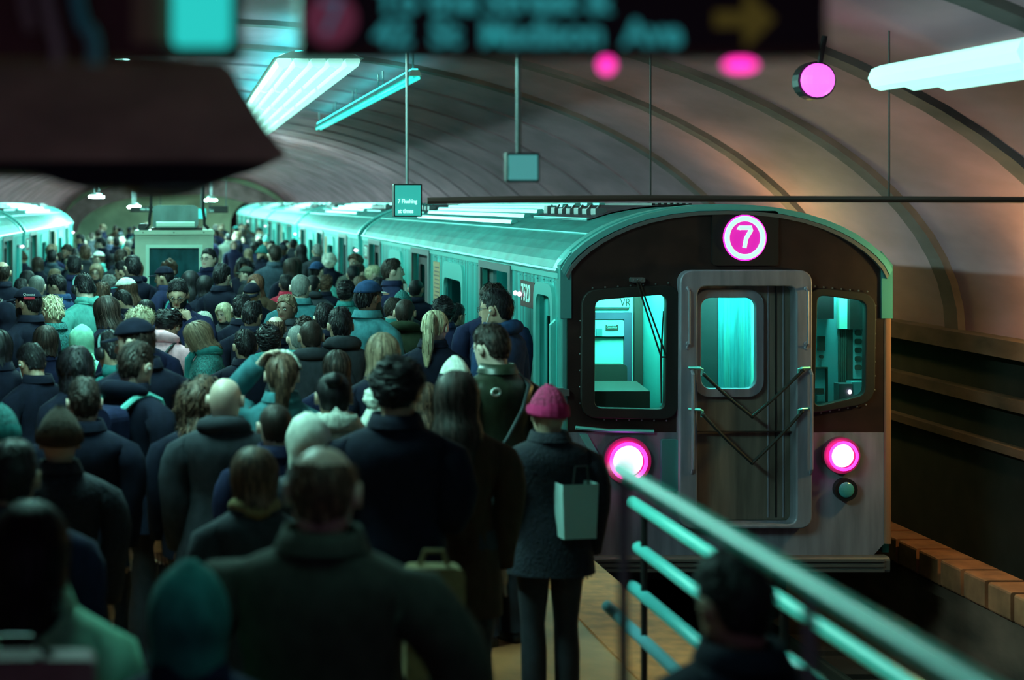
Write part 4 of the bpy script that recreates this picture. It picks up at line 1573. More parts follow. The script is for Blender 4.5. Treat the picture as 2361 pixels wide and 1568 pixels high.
    if st in ('beanie', 'beaniel', 'pom'):
        V, F = shell(lambda a: 1.652 + .022 * np.cos(a), .024, 48, 14, ribs=1, slouch=.035, seed=seed, amp=.006)
        out.append(('beanie', H(V), F, cloth_mat(hk, 'knit' if 'knit' in ops else 'plain'), None, None))
        V, F = shell(lambda a: 1.645 + .022 * np.cos(a), .033, 48, 14, ribs=1, seed=seed)
        keep = [f for f in F if len(f) == 4 and min(V[i][2] for i in f) < 1.693]
        out.append(('beanie_fold', H(V), keep, cloth_mat(sp['brimcol'] or hk), None, None))
        if st == 'pom':
            m = MB()
            m.sphere((0, -.04, 1.815), .088, 28, 20)
            V = np.array(m.v)
            V += (V - (0, -.04, 1.815)) * (.16 * np.random.RandomState(seed).normal(size=len(V)))[:, None]
            out.append(('pompom', H(V), m.f, cloth_mat('W'), None, None))
    if st == 'hood':
        V, F = shell(lambda a: np.interp(np.degrees(np.abs(a)), [0, 40, 62, 90, 180], [1.722, 1.705, 1.575, 1.50, 1.485]), .030, 40, 18, seed=seed, amp=.007, slouch=.015)
        out.append(('hood', H(V), F, cloth_mat(hk), None, None))
    # extras
    for o in ops:
        if o == 'glasses':
            m = MB()
            for s in (1, -1):
                m.tube([(s * .033 + .021 * cos(t), .113 - .004 * abs(cos(t)), 1.650 + .016 * sin(t)) for t in np.linspace(0, 2 * pi, 13)[:-1]], .0022, 5, closed=True)
                m.tube([(s * .054, .108, 1.655), (s * .080, .03, 1.657), (s * .083, -.02, 1.648)], .002, 5)
            m.tube([(-.013, .116, 1.653), (.013, .116, 1.653)], .002, 5)
            out.append(('glasses', H(m.v), m.f, mat('glasses_frame', (.02, .015, .02), .3), None, None))
        elif o == 'headphones':
            m = MB()
            m.tube([(.098 * sin(t), -.01, 1.665 + .118 * cos(t)) for t in np.linspace(-1.6, 1.6, 15)], .009, 8)
            out.append(('headphones', H(m.v), m.f, mat('headphone_band', (.12, .3, .3), .35), None, None))
            for s in (1, -1):
                m = MB()
                m.sphere((s * .095, -.005, 1.645), (.022, .038, .042), 12, 8)
                out.append(('ear_cup', H(m.v), m.f, mat('ear_cup_black', (.015, .015, .018), .45), None, None))
        elif o == 'earbud':
            for s in (1, -1):
                m = MB()
                m.sphere((s * .092, .003, 1.640), .009, 8, 6)
                m.tube([(s * .092, .004, 1.635), (s * .090, .022, 1.60), (s * .075, .05, 1.55), (s * .05, .095, 1.46), (s * .02, .12, 1.40)], .0022, 5)
                out.append(('earbud', H(m.v), m.f, mat('earbud_white', (.8, .85, .82), .4), None, None))
        elif o in ('hooded', 'fur'):
            m = MB()
            r = .050
            m.tube([(.112 * sin(t), -.035 - .085 * cos(t) * -1 if False else -.030 - .080 * cos(t - 0), 1.492 + .02 * cos(t)) for t in np.linspace(-2.1, 2.1, 15)],
                   [r * (.45 + .55 * cos(t * .72)) for t in np.linspace(-2.1, 2.1, 15)], 12)
            V = np.array(m.v)
            c = np.array((0, -.05, 1.49))
            d = V - c
            if o == 'fur':
                V = V + d / (np.linalg.norm(d, axis=1)[:, None]) * (.016 * np.random.RandomState(seed).normal(size=len(V)))[:, None]
                out.append(('fur_collar', L(V), m.f, hair_mat(sp.get('fur') or 'lb'), None, None))
            else:
                V = V + d / (np.linalg.norm(d, axis=1)[:, None]) * (.010 * wob(V, seed, 35.))[:, None]
                out.append(('hood', L(V), m.f, cloth_mat(cc, cst), None, None))
        elif o.startswith('scarf'):
            m = MB()
            m.tube([(.082 * sin(t), -.004 + .088 * cos(t), 1.505 + .012 * cos(3 * t)) for t in np.linspace(0, 2 * pi, 17)[:-1]], .034, 10, closed=True)
            m.tube([(.0, .098, 1.50), (.02, .150, 1.43), (.03, .155, 1.30), (.035, .150, 1.15)], [.03, .034, .034, .03], 8)
            out.append(('scarf', L(m.v), m.f, cloth_mat(o[5:] or 'R'), None, None))
        elif o == 'strap':
            m = MB()
            q = inf + .012
            m.tube([(.14, .125, 1.30), (.135, .08 + q, 1.42), (.125, 0, 1.465 + q), (.11, -.10 - q, 1.42), (.04, -.130 - q, 1.30), (-.06, -.125 - q, 1.15), (-.15, -.09 - q, 1.02)], .013, 6)
            out.append(('shoulder_strap', L(m.v), m.f, mat('strap_black', (.02, .03, .035), .6), None, None))
        elif o == 'headband':
            m = MB()
            m.tube([(.096 * sin(t), .02 + .0, 1.665 + .108 * cos(t)) for t in np.linspace(-1.5, 1.5, 13)], .017, 8)
            out.append(('headband', H(m.v), m.f, cloth_mat('W', 'print'), None, None))
        elif o == 'collar':
            m = MB()
            m.tube([(.062 * sin(t), -.004 + .066 * cos(t), 1.520 + .010 * cos(t + pi)) for t in np.linspace(.25, 2 * pi - .25, 17)], .013, 6)
            m.prism([(-.03, 1.5), (.03, 1.5), (.018, 1.36), (-.018, 1.36)], .118, .146)
            out.append(('shirt', L(m.v), m.f, cloth_mat('W'), None, None))
        elif o == 'beard':
            V, F = [], []
            a = np.linspace(-1.5, 1.5, 17)
            for z, t in ((1.60, .004), (1.585, .008), (1.567, .011), (1.550, .012), (1.538, .008), (1.532, -.006)):
                hx, yf, yb = prof(HEAD, max(z, 1.543))
                for q in a:
                    up = .03 * abs(q) / 1.5 if z > 1.56 else 0
                    V.append((float(hx + t) * sin(q), float(yf + t) * cos(q) + (.004 if abs(q) < .3 else 0), z + up))
            for j in range(5):
                F += [(j * 17 + k, j * 17 + k + 1, j * 17 + 18 + k, j * 17 + 17 + k) for k in range(16)]
            F = [f for f in F if not (abs(V[f[0]][0]) < .03 and V[f[0]][2] > 1.575)]
            out.append(('beard', H(np.array(V)), F, hm, None, None))
        elif o == 'print_back':
            rs = np.random.RandomState(5)
            m = MB()
            for k in range(9):
                x0, z0 = rs.uniform(-.08, .04), rs.uniform(1.08, 1.28)
                m.tube([(x0 + rs.uniform(-.04, .04), -.158 - .004 * t, z0 + rs.uniform(-.05, .05)) for t in range(5)], .0035, 5)
            out.append(('printed_graphic', L(m.v), m.f, mat('print_ink', (.10, .10, .13), .8), None, None))
    return out


def yaw_deg_norm(d):
    return (d + 180) % 360 - 180


def make_person(sp):
    """one person: an Empty at the feet > body, coat, trousers, shoes, hair ..."""
    root = empty('person', (sp['X'], sp['Y'], sp.get('floor', 0.0)), radians(sp['yawdeg']))
    k = sp['H'] / 1.755
    for name, V, F, mats, MI, lab in sp['parts']:
        o = obj_np(name, np.asarray(V) * k, F, mats, root, MI)
        if lab:
            o['label'] = lab
    tag(root, sp['label'], 'person', sp['group'])
    return root
# ------------------------------------------------------------------ the crowd, head by head
# zoom cx top width yaw pitch style hair coat skin hat brim arms(R,L) options | label
TABLE = '''
A 65 575 120 5 0 balding db K m - - down,down - | tall man with bald crown and black coat at left edge, seen from behind
A 215 775 165 55 8 cap bk K m K - down,front beard | bearded man in black cap and black jacket near the left edge
A 425 690 150 70 18 short bk B m - - front,front glasses | man with cropped black hair and glasses in blue vest, looking left and down
A 412 648 105 5 5 short lb G l - - down,down - | light brown haired man just behind the man in the blue vest
A 275 700 130 10 10 buzz gr G l - - down,down - | grey cropped head with dark jacket beyond the bearded man in black cap
A 620 680 145 35 28 short bk LT l - - front,front headphones,scarfLT | black haired man with large over-ear headphones and pale scarf, head bowed
A 425 845 160 30 15 top bl T m - - front,down knit | person with pale blond swept-up hair and dotted teal knit sleeve
A 755 850 195 60 12 long db K l - - front,front - | woman with long dark brown hair in black coat, turned left behind the bright hood
A 768 740 135 5 10 short br K l - - down,down - | rounded brown haired head between the headphones man and the mint cap
A 725 610 105 160 12 bob lb G l - - down,down glasses | light haired woman with glasses facing the camera, left of the kiosk
A 738 515 95 75 5 cap br LT l W - down,down glasses | man in pale cap and glasses with light green jacket, facing left
A 825 690 115 10 0 curly gr K l - - down,down - | grey curly haired head right behind the mint white cap
A 945 715 155 70 12 capl br N l W T front,front - | person in mint white baseball cap with teal brim, long hair below it
A 935 805 160 60 30 short bk K m - - front,front - | black haired man bowing his head left, in front of the mint cap
A 1050 922 190 5 5 spiky bl N l - - down,down - | person with spiky bright blond hair seen from behind
A 1340 718 150 165 20 short bk N m - - down,ear glasses,beard,collar | bearded man with glasses holding a hand to his ear, facing the camera
A 1262 950 196 -22 22 curly bk P m - - reach,front hooded,strap,print_back | person in bright pink hoodie with black strap and dark curly hair
A 1500 1035 222 85 26 bob lb T l - - front,front knit,scarfT | blond woman in textured teal knit coat, profile bowed to the left
A 1530 968 150 20 5 bob wh K l - - down,down - | white blond haired head just behind the blond woman in teal knit
A 1690 903 125 150 18 bob bl G l - - down,down - | blond woman facing the camera with downcast eyes beside a dark haired man
A 1820 840 150 0 5 short bk K l - - down,down collar | man with smooth black hair and black jacket, right of the blond facing woman
A 1982 888 160 -20 8 short bk K m - - ear,down - | man with slicked black hair raising a hand to his right ear
A 1925 688 125 155 5 long au BR l - - down,down - | auburn haired woman staring left past the camera
A 1818 745 125 175 20 cap bk K m K - front,front - | person in black cap with small white mark facing the camera, below the auburn woman
A 1862 625 115 75 5 cap bk G l OL - down,down - | person in olive cap turned left, left of the auburn woman
A 1562 485 105 150 -4 short bk N l - - down,down glasses | tall black haired man with dark glasses standing before the kiosk window
A 1490 522 75 150 8 beanie bk K m T - down,down - | face under a teal patterned hat beside the tall man before the kiosk
A 1180 545 95 110 0 short bk LT l - - down,down - | black haired man in light teal jacket facing left before the kiosk
A 1270 570 125 150 10 curly br K l - - front,front glasses,scarfG | brown wavy haired woman with glasses before the kiosk window
A 1310 620 145 60 10 cap bk N m K - down,down - | person in plain black cap in front of the kiosk, facing left
A 1030 575 120 10 4 bob br N l - - down,down hooded | woman with streaked brown bob and navy hood, left of the kiosk window
A 1055 545 118 20 0 short bk K l - - down,down - | black haired head at the kiosk's lower left corner
A 925 585 132 70 15 short bk K m - - down,front - | dark haired man in profile looking down left, left of the streaked brown bob
A 915 498 90 -25 5 short db G l - - down,down - | dark haired man turned right near the kiosk's left side
A 845 540 75 -80 0 long bk K l - - down,down - | woman with black hair showing a pale right profile left of the kiosk
A 1435 660 160 5 8 long bk T l - - down,down - | person with long black hair over a teal jacket in front of the kiosk
A 1610 700 135 0 5 bob bk K l - - down,down - | rounded black bob seen from behind, left of the auburn woman
A 1690 685 115 -10 5 balding gr R l - - down,down scarfR | balding man with red scarf, left of the auburn woman
A 1728 610 125 -40 5 short bk K l - - down,down - | black haired man in half right profile beyond the red scarf
A 1842 560 135 170 8 wild bk K d - - down,down - | person with wide curly black hair facing the camera beyond the olive cap
A 1760 440 60 175 0 bob br N l - - down,down - | small bright face of a woman looking at the camera right of the kiosk
A 1970 470 85 140 0 beanie bk K m T - down,down beard | bearded man in teal knit hat right of the kiosk
A 2068 465 95 5 0 short db BG l - - wide,down - | man in blue grey jacket seen from behind with a thin bag strap
A 2202 570 115 5 0 long db K l - - down,down - | woman with long dark hair right of the blue grey jacket
B 303 693 145 -8 6 buzz gr DE l - - down,down collar | grey crew cut man in denim jacket seen from behind
B 195 690 110 5 4 short bk R d - - down,down - | dark haired man with a red collar left of the grey crew cut
B 400 700 115 -30 6 buzz bk G d - - down,down hooded | dark skinned man with shaved head in grey hood right of the denim jacket
B 520 530 100 0 0 frizz wh K l - - down,down - | person with frizzy bright white blond hair in dark coat
B 430 588 100 -30 0 cap bk LT l B - down,down backcap | person in blue patterned cap and pale teal hood beside the frizzy blond hair
B 310 463 105 5 0 long bk K l - - down,down - | tall black haired woman near the second car's doors
B 245 565 115 5 0 long db N l - - down,down - | woman with straight brown hair and navy jacket beside the denim jacket man
B 490 688 120 -20 4 curly br K m - - down,down - | person with curly pinned-up brown hair and black coat
B 645 730 140 -10 4 curly bk T m - - down,down - | person with curly black bun and pink tie in teal jacket
B 700 623 100 0 4 short bk K m - - down,down backcap | person with dotted black headwear beside the third train door
B 768 612 95 -50 6 short db K l - - down,down - | dark haired man turned right at the third train door
B 838 618 80 -85 10 spiky bl K l - - down,down glasses | blond man with glasses in right profile by the train side
B 750 700 115 0 6 short br G l - - down,down - | brown haired head just left of the blue flat cap
B 822 718 185 -45 4 cap bk DE d B W down,down beard | dark skinned man in bright blue flat-brimmed cap
B 1003 568 150 -85 0 short db N l - - down,down collar | man in dark suit and white collar in right profile at the train
B 925 712 120 -20 4 short bk K m - - down,down - | dark haired head between the blue cap and the suited man
B 1150 733 120 -20 4 buzz bk K m - - down,down - | man with shaved dark hair in front of the second train door
B 965 862 126 -70 8 short db T l - - front,down glasses,earbud,collar | man with glasses, white earbuds and white collar in right profile
B 1093 878 160 -20 6 buzz db DG m - - down,down beard,hooded | bearded man with buzz cut in dark green jacket
B 1068 808 140 0 4 beanie br K l T - down,down knit | person in teal ribbed beanie in front of the suited man
B 1318 962 205 -25 16 pony bl K l - - down,front - | blond woman with tousled ponytail in high black coat
B 1388 848 170 -10 4 curly bk N m - - down,down - | person with dense dark curly hair facing the train window
B 1495 908 100 -60 4 short bk K m - - down,down - | dark haired person squeezed against the train right of the curly hair
B 1690 793 205 55 6 short bk B m - - front,down glasses,earbud,puffy,hooded | tall black haired man with glasses and earbud in blue parka at the first door
B 1732 752 135 -10 4 spiky db N l - - down,down - | brown haired head right behind the blue parka at the first door
B 1735 1048 235 30 16 short db DG l - - down,down leather,strap | short haired man in dark green leather jacket with buckled backpack strap
D 400 128 190 -4 4 buzz db G m - - down,down hooded,puffy | man with dark buzz cut and ears showing in black hooded coat
D 278 163 130 15 4 buzz gr T l - - down,down - | grey buzz cut just left of the black hooded coat
D 585 18 185 5 4 short bk G m - - down,down hooded | man with sleek black hair and heavy dark hood
D 775 2 170 -4 4 short bk K l - - down,down fur | black haired woman with brown fur collar
D 955 213 265 8 4 long lb K l - - down,down - | woman with long light brown hair behind the tall dark wavy haired man
D 575 343 230 6 4 long db N l - - down,down - | woman with long dark brown hair left of the light brown hair
D 632 500 265 0 4 bun bk W m - - down,down fur | person with black hair bun and pale fluffy collar
D 1035 373 352 -12 10 curly bk K m - - front,down puffy | tall man with dark wavy hair in broad black coat, front centre
D 1475 493 350 5 8 long db BR m - - down,down - | woman with long dark brown hair in front of the leather jacket
D 1285 588 250 0 6 long br BR l - - down,down - | second long brown haired woman, left of the dark brown hair
D 1545 385 190 10 10 beanie bk K l W K down,down - | person in pale pink beanie with black band beside the leather jacket
D 2165 598 250 5 6 beanie bk K m M - down,front puffy,knit | person in crimson knit beanie and dark coat in front of the train
D 820 715 210 5 6 pom bl T l W - down,down - | person with cream fluffy pompom hat beside the tall dark wavy hair
D 440 812 330 8 8 hood br G l W - down,down - | person in pale patterned hood and mint scarf, below the black bun
C 65 195 230 0 4 bob bk K m - - down,down puffy | big dark haired person in black coat at the left edge
C 310 288 215 45 26 short bk K m - - front,front earbud | man with white earbud wire in black coat, bowing left
C 330 85 180 85 8 bob au K l - - down,down glasses | reddish haired woman with glasses in left profile near the left edge
C 388 160 200 10 4 bob db N l - - down,down - | dark brown bob left of the bright mint hood
C 570 153 165 10 16 hood br MI l MI - down,down - | person in bright mint hood seen from behind
C 640 312 270 35 8 wavy bk K l - - front,down - | woman with messy pinned-up black hair, tails hanging over a white bag
C 765 193 215 45 24 short bk T m - - front,front headphones,hooded | black haired person with metal headphones and teal jacket
C 822 28 165 60 10 short au K l - - front,front - | reddish brown haired person turned left below the long dark hair
C 1008 85 235 22 14 cap db K l K - down,down hy50 | man in black baseball cap in left profile behind the fade haircut
C 1030 270 250 -40 14 short db K l - - front,front earbud,hooded | young man with fade haircut and earbud, black collar turned up
C 635 545 270 4 6 short db K l - - down,down puffy | man with thick dark hair in broad black coat, front left
C 370 758 220 4 4 beanie bk K m BR - down,down knit | person in dark brown knit hat left of the front left man
C 60 738 240 20 6 beanie br K l T - down,down knit,scarfG | person in teal patterned knit hat at the left edge
C 1470 528 265 4 8 wild br K l - - down,down - | person with bushy brown wavy hair left of the bald man
C 1695 562 275 -3 6 bald db G l - - down,down puffy,hooded | bald man with ears lit teal from above, in dark coat
C 1975 338 250 -8 4 pony br DE l - - down,up headband | woman with animal print headband and long brown ponytail in denim jacket
C 2050 752 250 -4 6 buzz db N l - - down,down - | man with short buzzed hair right of the bald man
C 1995 148 205 0 4 curly bk T m - - down,down hooded | man with dense short curls and ears showing above the headband woman
C 1812 188 175 4 4 short bk K m - - down,down - | plain black haired head left of the dense curls
C 2155 73 155 4 2 balding br K l - - down,down - | man with thinning grey crown beyond the dense curls
B 455 903 165 -8 4 short bk K l - - down,down - | black haired head right of the thinning grey crown
B 390 998 160 5 2 curly db G m - - down,down - | dark curly head above the buzz cut in the black hood
B 845 930 150 0 4 bob bk DE l - - down,down - | black bob under the blue flat cap
A 45 890 190 0 4 hood bk K m K - down,down - | person in plain black hood at the far left edge
A 110 720 120 5 4 short bk K m - - down,down - | dark haired head beyond the black hood at the left edge
A 560 545 110 0 4 short bk N m - - down,down - | dark bushy head above the headphones man
A 640 470 85 10 2 short br G l - - down,down - | light brown haired head left of the pale cap
A 760 415 75 60 8 short bk K l - - down,down collar | small dark haired man with white collar bowing left, left of the kiosk
A 170 515 80 0 4 beanie bk K m BR BR down,down - | person in striped brown knit hat beside the left train
A 390 505 80 5 4 short bk BG m - - down,down - | dark haired head below the left train's last car
A 285 560 95 0 4 bob db K m - - down,down - | rounded dark head in front of the left train door
A 205 660 120 0 4 long bk K l - - down,down - | black straight hair between the bald crown and the grey cropped head
A 1100 880 150 0 6 long bk G l - - down,down - | dark long hair behind the man holding his ear
E 585 1028 118 6 6 bob br G l - - down,down scarfTAN | blurred person with brown hair and pale scarf, front centre left
E 722 1003 155 -14 8 balding br OL l - - wide,wide puffy | blurred broad man with thinning hair in olive coat, front centre
E 435 1285 190 5 6 hood bk N l T - down,down - | blurred short person in teal topped hood at the bottom, left of the olive coat
E 95 1150 240 -6 6 long bk MI l - - down,down puffy | blurred person with long black hair and mint jacket in the bottom left corner
E 1690 1262 170 12 10 short bk K m - - front,down puffy | blurred dark figure behind the handrail at bottom right
E 30 1010 120 0 6 short bk N m - - down,down puffy | dark figure at the left edge below the teal patterned hat
'''
OFF = {'A': (0, 420, 3.267), 'B': (600, 420, 3.267), 'C': (0, 700, 3.267), 'D': (600, 700, 3.267), 'E': (0, 0, 1.0)}
WREF = {'curly': .205, 'wild': .27, 'frizz': .235, 'hood': .225, 'wavy': .225, 'long': .20, 'bob': .20, 'beanie': .205, 'pom': .21}
people = []
KEY = ('bearded man with glasses', 'auburn', 'blond woman facing', 'tall black haired man with dark', 'man in dark suit', 'person in bright pink', 'blond woman in textured', 'bald man', 'young man with fade',
       'grey crew cut', 'dark skinned man in bright', 'short haired man in dark', 'tall man with dark wavy', 'blond woman with tousled', 'man in blue grey jacket', 'man in black baseball cap')


def finish_spec(sp):
    sp['parts'] = person_parts(sp)
    allz = np.vstack([np.asarray(p[1]) for p in sp['parts'] if p[0] in ('body', 'hair', 'cap', 'beanie', 'hood', 'hair_bun')])
    sp['top'] = allz[:, 2].max() / 1.755
    b = np.asarray(sp['parts'][0][1])
    hd = b[b[:, 2] > 1.5]
    sp['hx'], sp['hy'] = (hd.max(0) + hd.min(0))[:2] / 2 / 1.755
    return sp


def settle(sp):
    """height that puts the top of the head where the photograph has it"""
    H = (EYE - (sp['ytop'] - 468) * sp['Z'] / 4000) / sp['top']
    lo, hi_ = (1.50, 1.78) if sp['woman'] else (1.60, 1.93)
    sp['H'] = min(max(H, lo), hi_)
    if H != sp['H']:
        sp['Z'] = 4000 * (EYE - sp['H'] * sp['top']) / (sp['ytop'] - 468)
    a = radians(sp['yawdeg'])
    dx = (sp['hx'] * cos(a) - sp['hy'] * sin(a)) * sp['H']
    dy = (sp['hx'] * sin(a) + sp['hy'] * cos(a)) * sp['H']
    sp['X'] = (sp['cx'] - 412) * sp['Z'] / 4000 - dx
    sp['Y'] = sp['Z'] - dy


for ln in TABLE.strip().splitlines():
    a, lab = ln.split('|')
    z, cx, yt, w, yaw, pit, st, hc, cc, sk, hk, bk, arms, ops = a.split()
    ox, oy, k = OFF[z]
    cx, yt, w = ox + float(cx) / k, oy + float(yt) / k, float(w) / k
    yaw = float(yaw)
    ops = [] if ops == '-' else ops.split(',')
    ref = WREF.get(st, .182)
    if 55 < abs(yaw) < 125:
        ref = max(ref, .222)
    woman = 'woman' in lab or st in ('long', 'bob', 'bun', 'pony', 'pom', 'beaniel', 'capl') and 'man ' not in lab.replace('woman ', '')
    people.append(finish_spec(dict(cx=cx, ytop=yt, Z=4000 * ref / w, yawdeg=yaw, hyaw=radians(next((float(o[2:]) for o in ops if o.startswith('hy')), random.uniform(-10, 10))), pitch=radians(float(pit)), style=st, hair=hc, coat=cc,
                                   skin=sk, hatcol=None if hk == '-' else hk, brimcol=None if bk == '-' else bk, arms=tuple(arms.split(',')), opts=ops,
                                   lean=.22 if cc == 'P' else 0, label=lab.strip(), woman=bool(woman), wide=.93 if woman else random.uniform(1.0, 1.08),
                                   hi=True, seed=len(people) + 11, group='people crowding the platform', fur='wh' if cc == 'W' else 'lb')))
for p in people:
    settle(p)
for p in people:
    p['cx0'] = p['cx']
    p['key'] = p['label'].startswith(KEY)
    p['r'] = .225 + .055 * any(a_ in ('front', 'ear', 'up', 'wide', 'reach') for a_ in p['arms']) + .03 * ('puffy' in p['opts']) - .015 * p['woman']
for it in range(260):                     # nobody stands inside somebody else: move along the line of sight
    moved = False
    for i, p in enumerate(people):
        for q in people[i + 1:]:
            d = math.hypot(p['X'] - q['X'], p['Y'] - q['Y'])
            R2 = p['r'] + q['r']
            if d < R2:
                n, f = (p, q) if p['Z'] <= q['Z'] else (q, p)
                s = (R2 - d) * .30 + .01
                n['Z'] -= s * (0 if n['key'] and not f['key'] else 2 if f['key'] and not n['key'] else 1)
                f['Z'] += s * (0 if f['key'] and not n['key'] else 2 if n['key'] and not f['key'] else 1)
                n['H'] = f['H'] = None
                l, r = (p, q) if p['X'] < q['X'] else (q, p)
                for w, sg in ((l, -1), (r, 1)):
                    if w['key']:
                        continue
                    w['cx'] = min(max(w['cx'] + sg * s * .35 * 4000 / w['Z'], w['cx0'] - 24), w['cx0'] + 24)
                settle(n)
                settle(f)
                moved = True
        if p['X'] > 2.76:                # behind the platform edge
            p['Z'] *= .97
            settle(p)
        if abs(p['X']) < .98 and 23.3 < p['Y'] < 26:      # in front of the kiosk
            p['Z'] = 22.9
            settle(p)
            p['Y'] = min(p['Y'], 23.3)
    if not moved:
        break

# ------------------------------------------------------------------ the distant rows
rnd = random.Random(3)
HN = {'bk': 'black', 'db': 'dark brown', 'br': 'brown', 'lb': 'light brown', 'gr': 'grey', 'bl': 'blond'}
SN = {'short': 'short {h} hair', 'long': 'long {h} hair', 'bob': '{h} bob', 'curly': 'curly {h} hair', 'balding': 'thinning {h} hair', 'cap': '{c} cap', 'beanie': '{c} beanie', 'buzz': 'cropped {h} hair'}
CN = {'K': 'black', 'N': 'navy', 'G': 'grey', 'T': 'teal', 'BG': 'slate blue', 'OL': 'olive', 'BR': 'brown', 'R': 'red', 'LT': 'pale teal', 'W': 'white', 'B': 'blue'}
Y = 15.5
far = []
row = 0
lib = {}
while Y < 74:
    x = -2.62 + (row % 2) * .27
    dx = .53 + max(0, Y - 20) * .010
    while x < 2.72:
        X, YY = x + rnd.uniform(-.13, .13), Y + rnd.uniform(-.18, .18)
        x += dx
        ok = rnd.random() < .93
        if 23.2 < YY < 26.2 and -.95 < X < .95:
            ok = False                   # the kiosk stands here
        if X > 2.66 or X < -2.52:
            ok = False
        for p in people:                 # keep clear of everybody who is already there
            if math.hypot(p['X'] - X, p['Y'] - YY) < .42:
                ok = False
            if p['Z'] > YY - .3 and abs(412 + X * 4000 / YY - p['cx']) < .19 * 4000 / YY + 12 and 468 + .84 * 4000 / YY < p['ytop'] + 42:
                ok = False               # would hide a face that is in view
        if ok and len(people) + len(far) < 297:
            far.append((X, YY))
    row += 1
    Y += .72 + max(0, Y - 22) * .045
for X, YY in far:
    st = rnd.choice(['short'] * 6 + ['long'] * 3 + ['bob', 'curly', 'curly', 'balding', 'cap', 'beanie', 'buzz'])
    hc = rnd.choice(['bk', 'bk', 'bk', 'db', 'db', 'br', 'lb', 'gr'] + (['bl'] if YY < 30 else []))
    cc = rnd.choice(['K', 'K', 'K', 'N', 'N', 'G', 'G', 'T', 'BG', 'OL', 'BR'])
    sk = rnd.choice('lllmmd')
    hk = rnd.choice(['K', 'N', 'G', 'T', 'K', 'LT']) if st in ('cap', 'beanie') else None
    yaw = rnd.choice([0, 0, 0, 8, -12, -35, 40, 170, 150, -75, 80])
    zone = ('beside the left train' if X < -1.3 else 'left of the kiosk' if X < -.3 else 'behind the kiosk' if X < .6 and YY > 24 else 'before the kiosk' if X < .6 else 'right of the kiosk' if X < 1.6 else 'beside the right train')
    depth = 'middle rows' if YY < 22 else 'far rows' if YY < 36 else 'rearmost rows'
    face = 'facing the camera' if abs(yaw) > 130 else 'turned left' if yaw > 30 else 'turned right' if yaw < -30 else 'seen from behind'
    lab = '%s, %s coat, %s%s %s' % (SN[st].format(h=HN[hc], c=CN.get(hk, '')), CN[cc], '' if face == 'seen from behind' else face + ', ', depth, zone)
    key = (st, hc, cc, sk, hk, yaw)
    sp = dict(yawdeg=yaw, hyaw=radians(rnd.uniform(-12, 12)), pitch=radians(rnd.uniform(0, 12)), style=st, hair=hc, coat=cc, skin=sk, hatcol=hk, brimcol=None,
              arms=rnd.choice([('down', 'down'), ('pocket', 'pocket'), ('down', 'down')]), opts=[], lean=0, label=lab, woman=st in ('long', 'bob'), wide=1.0, hi=False, seed=rnd.randint(1, 9999), group=None)
    sp['parts'] = person_parts(sp)
    sp.update(X=X, Y=YY, H=rnd.uniform(1.56, 1.70) if sp['woman'] else rnd.uniform(1.64, 1.86))
    sp['group'] = 'commuters ' + depth + ' ' + zone
    people.append(sp)
for sp in people:
    sp['root'] = make_person(sp)


def on_cap(lab, ang, r, z):
    p = next(q for q in people if q['label'].startswith(lab))
    return next(c for c in p['root'].children if c.name.startswith('cap') and 'brim' not in c.name), Matrix.Scale(p['H'] / 1.755, 4) @ Matrix.Rotation(radians(ang), 4, 'Z'), r, z


capo, MX, r_, z_ = on_cap('bearded man in black cap', -55, .122, 1.700)
text('cap_lettering', 'Queens', .030, mat('cap_thread_white', (.7, .8, .78), .7), capo, .001, MX @ facing_cam((-.045, -r_, z_)))
m = MB()
m.box(-.04, .045, -r_ - .004, -r_ + .012, z_ - .036, z_ - .020)
o = m.build('cap_strap', mat('cap_strap_red', (.55, .02, .05), .6), capo)
o.data.transform(MX)
capo, MX, r_, z_ = on_cap('person in black cap with small', 0, .128, 1.705)
m = MB()
m.rbox(-.018, .018, r_ - .006, r_ + .003, z_ - .008, z_ + .008, .004, 'y', 3)
o = m.build('cap_mark', mat('cap_thread_white', (.7, .8, .78)), capo)
o.data.transform(MX)
print('PEOPLE', len(people), 'named', len(people) - len(far), 'maxX', max(p['X'] for p in people))
# ------------------------------------------------------------------ kiosk, signs, railings, clutter
M_kiosk = mat('kiosk_cream', (.50, .62, .48), .55, noise=.5, nscale=(2, 2, 2), dark=.8)
t = empty('kiosk', (0, 24.4, 0), label='cream booth with dark window standing in the crowd', cat='kiosk')
x0, x1 = at(311, 0, 24)[0], at(492, 0, 24)[0]
zt = at(0, 531, 24)[2]
wo = [(x0, 0), (x1, 0), (x1, zt - .06), (x0, zt - .06)]
wi = [(x0 + .15, .85), (x1 - .15, .85), (x1 - .15, zt - .20), (x0 + .15, zt - .20)]
plate('front_panel', wo, [wi], .05, 'y', -.37, M_kiosk, t)
plate('window_frame', [(a + (.03 if a > 0 else -.03) * 0, b) for a, b in wi], [[(wi[0][0] + .05, .90), (wi[1][0] - .05, .90), (wi[1][0] - .05, zt - .245), (wi[0][0] + .05, zt - .245)]], .07, 'y', -.375, mat('kiosk_trim', (.55, .80, .66), .5), t)
m = MB()
m.box(wi[0][0] + .02, wi[1][0] - .02, -.37, -.36, .88, zt - .22)
m.build('window_pane', mat('kiosk_glass', (.02, .10, .12), .12, noise=.6, nscale=(5, 5, 3), dark=.4), t)
m = MB()
m.box(x0, x0 + .04, -.35, .6, 0, zt - .06)
m.box(x1 - .04, x1, -.35, .6, 0, zt - .06)
m.box(x0, x1, .56, .6, 0, zt - .06)
m.build('side_walls', M_kiosk, t)
m = MB()
m.rbox(x0 - .015, x1 + .015, -.42, .63, zt - .06, zt, .02, 'y', 3)
m.build('roof_slab', M_kiosk, t)
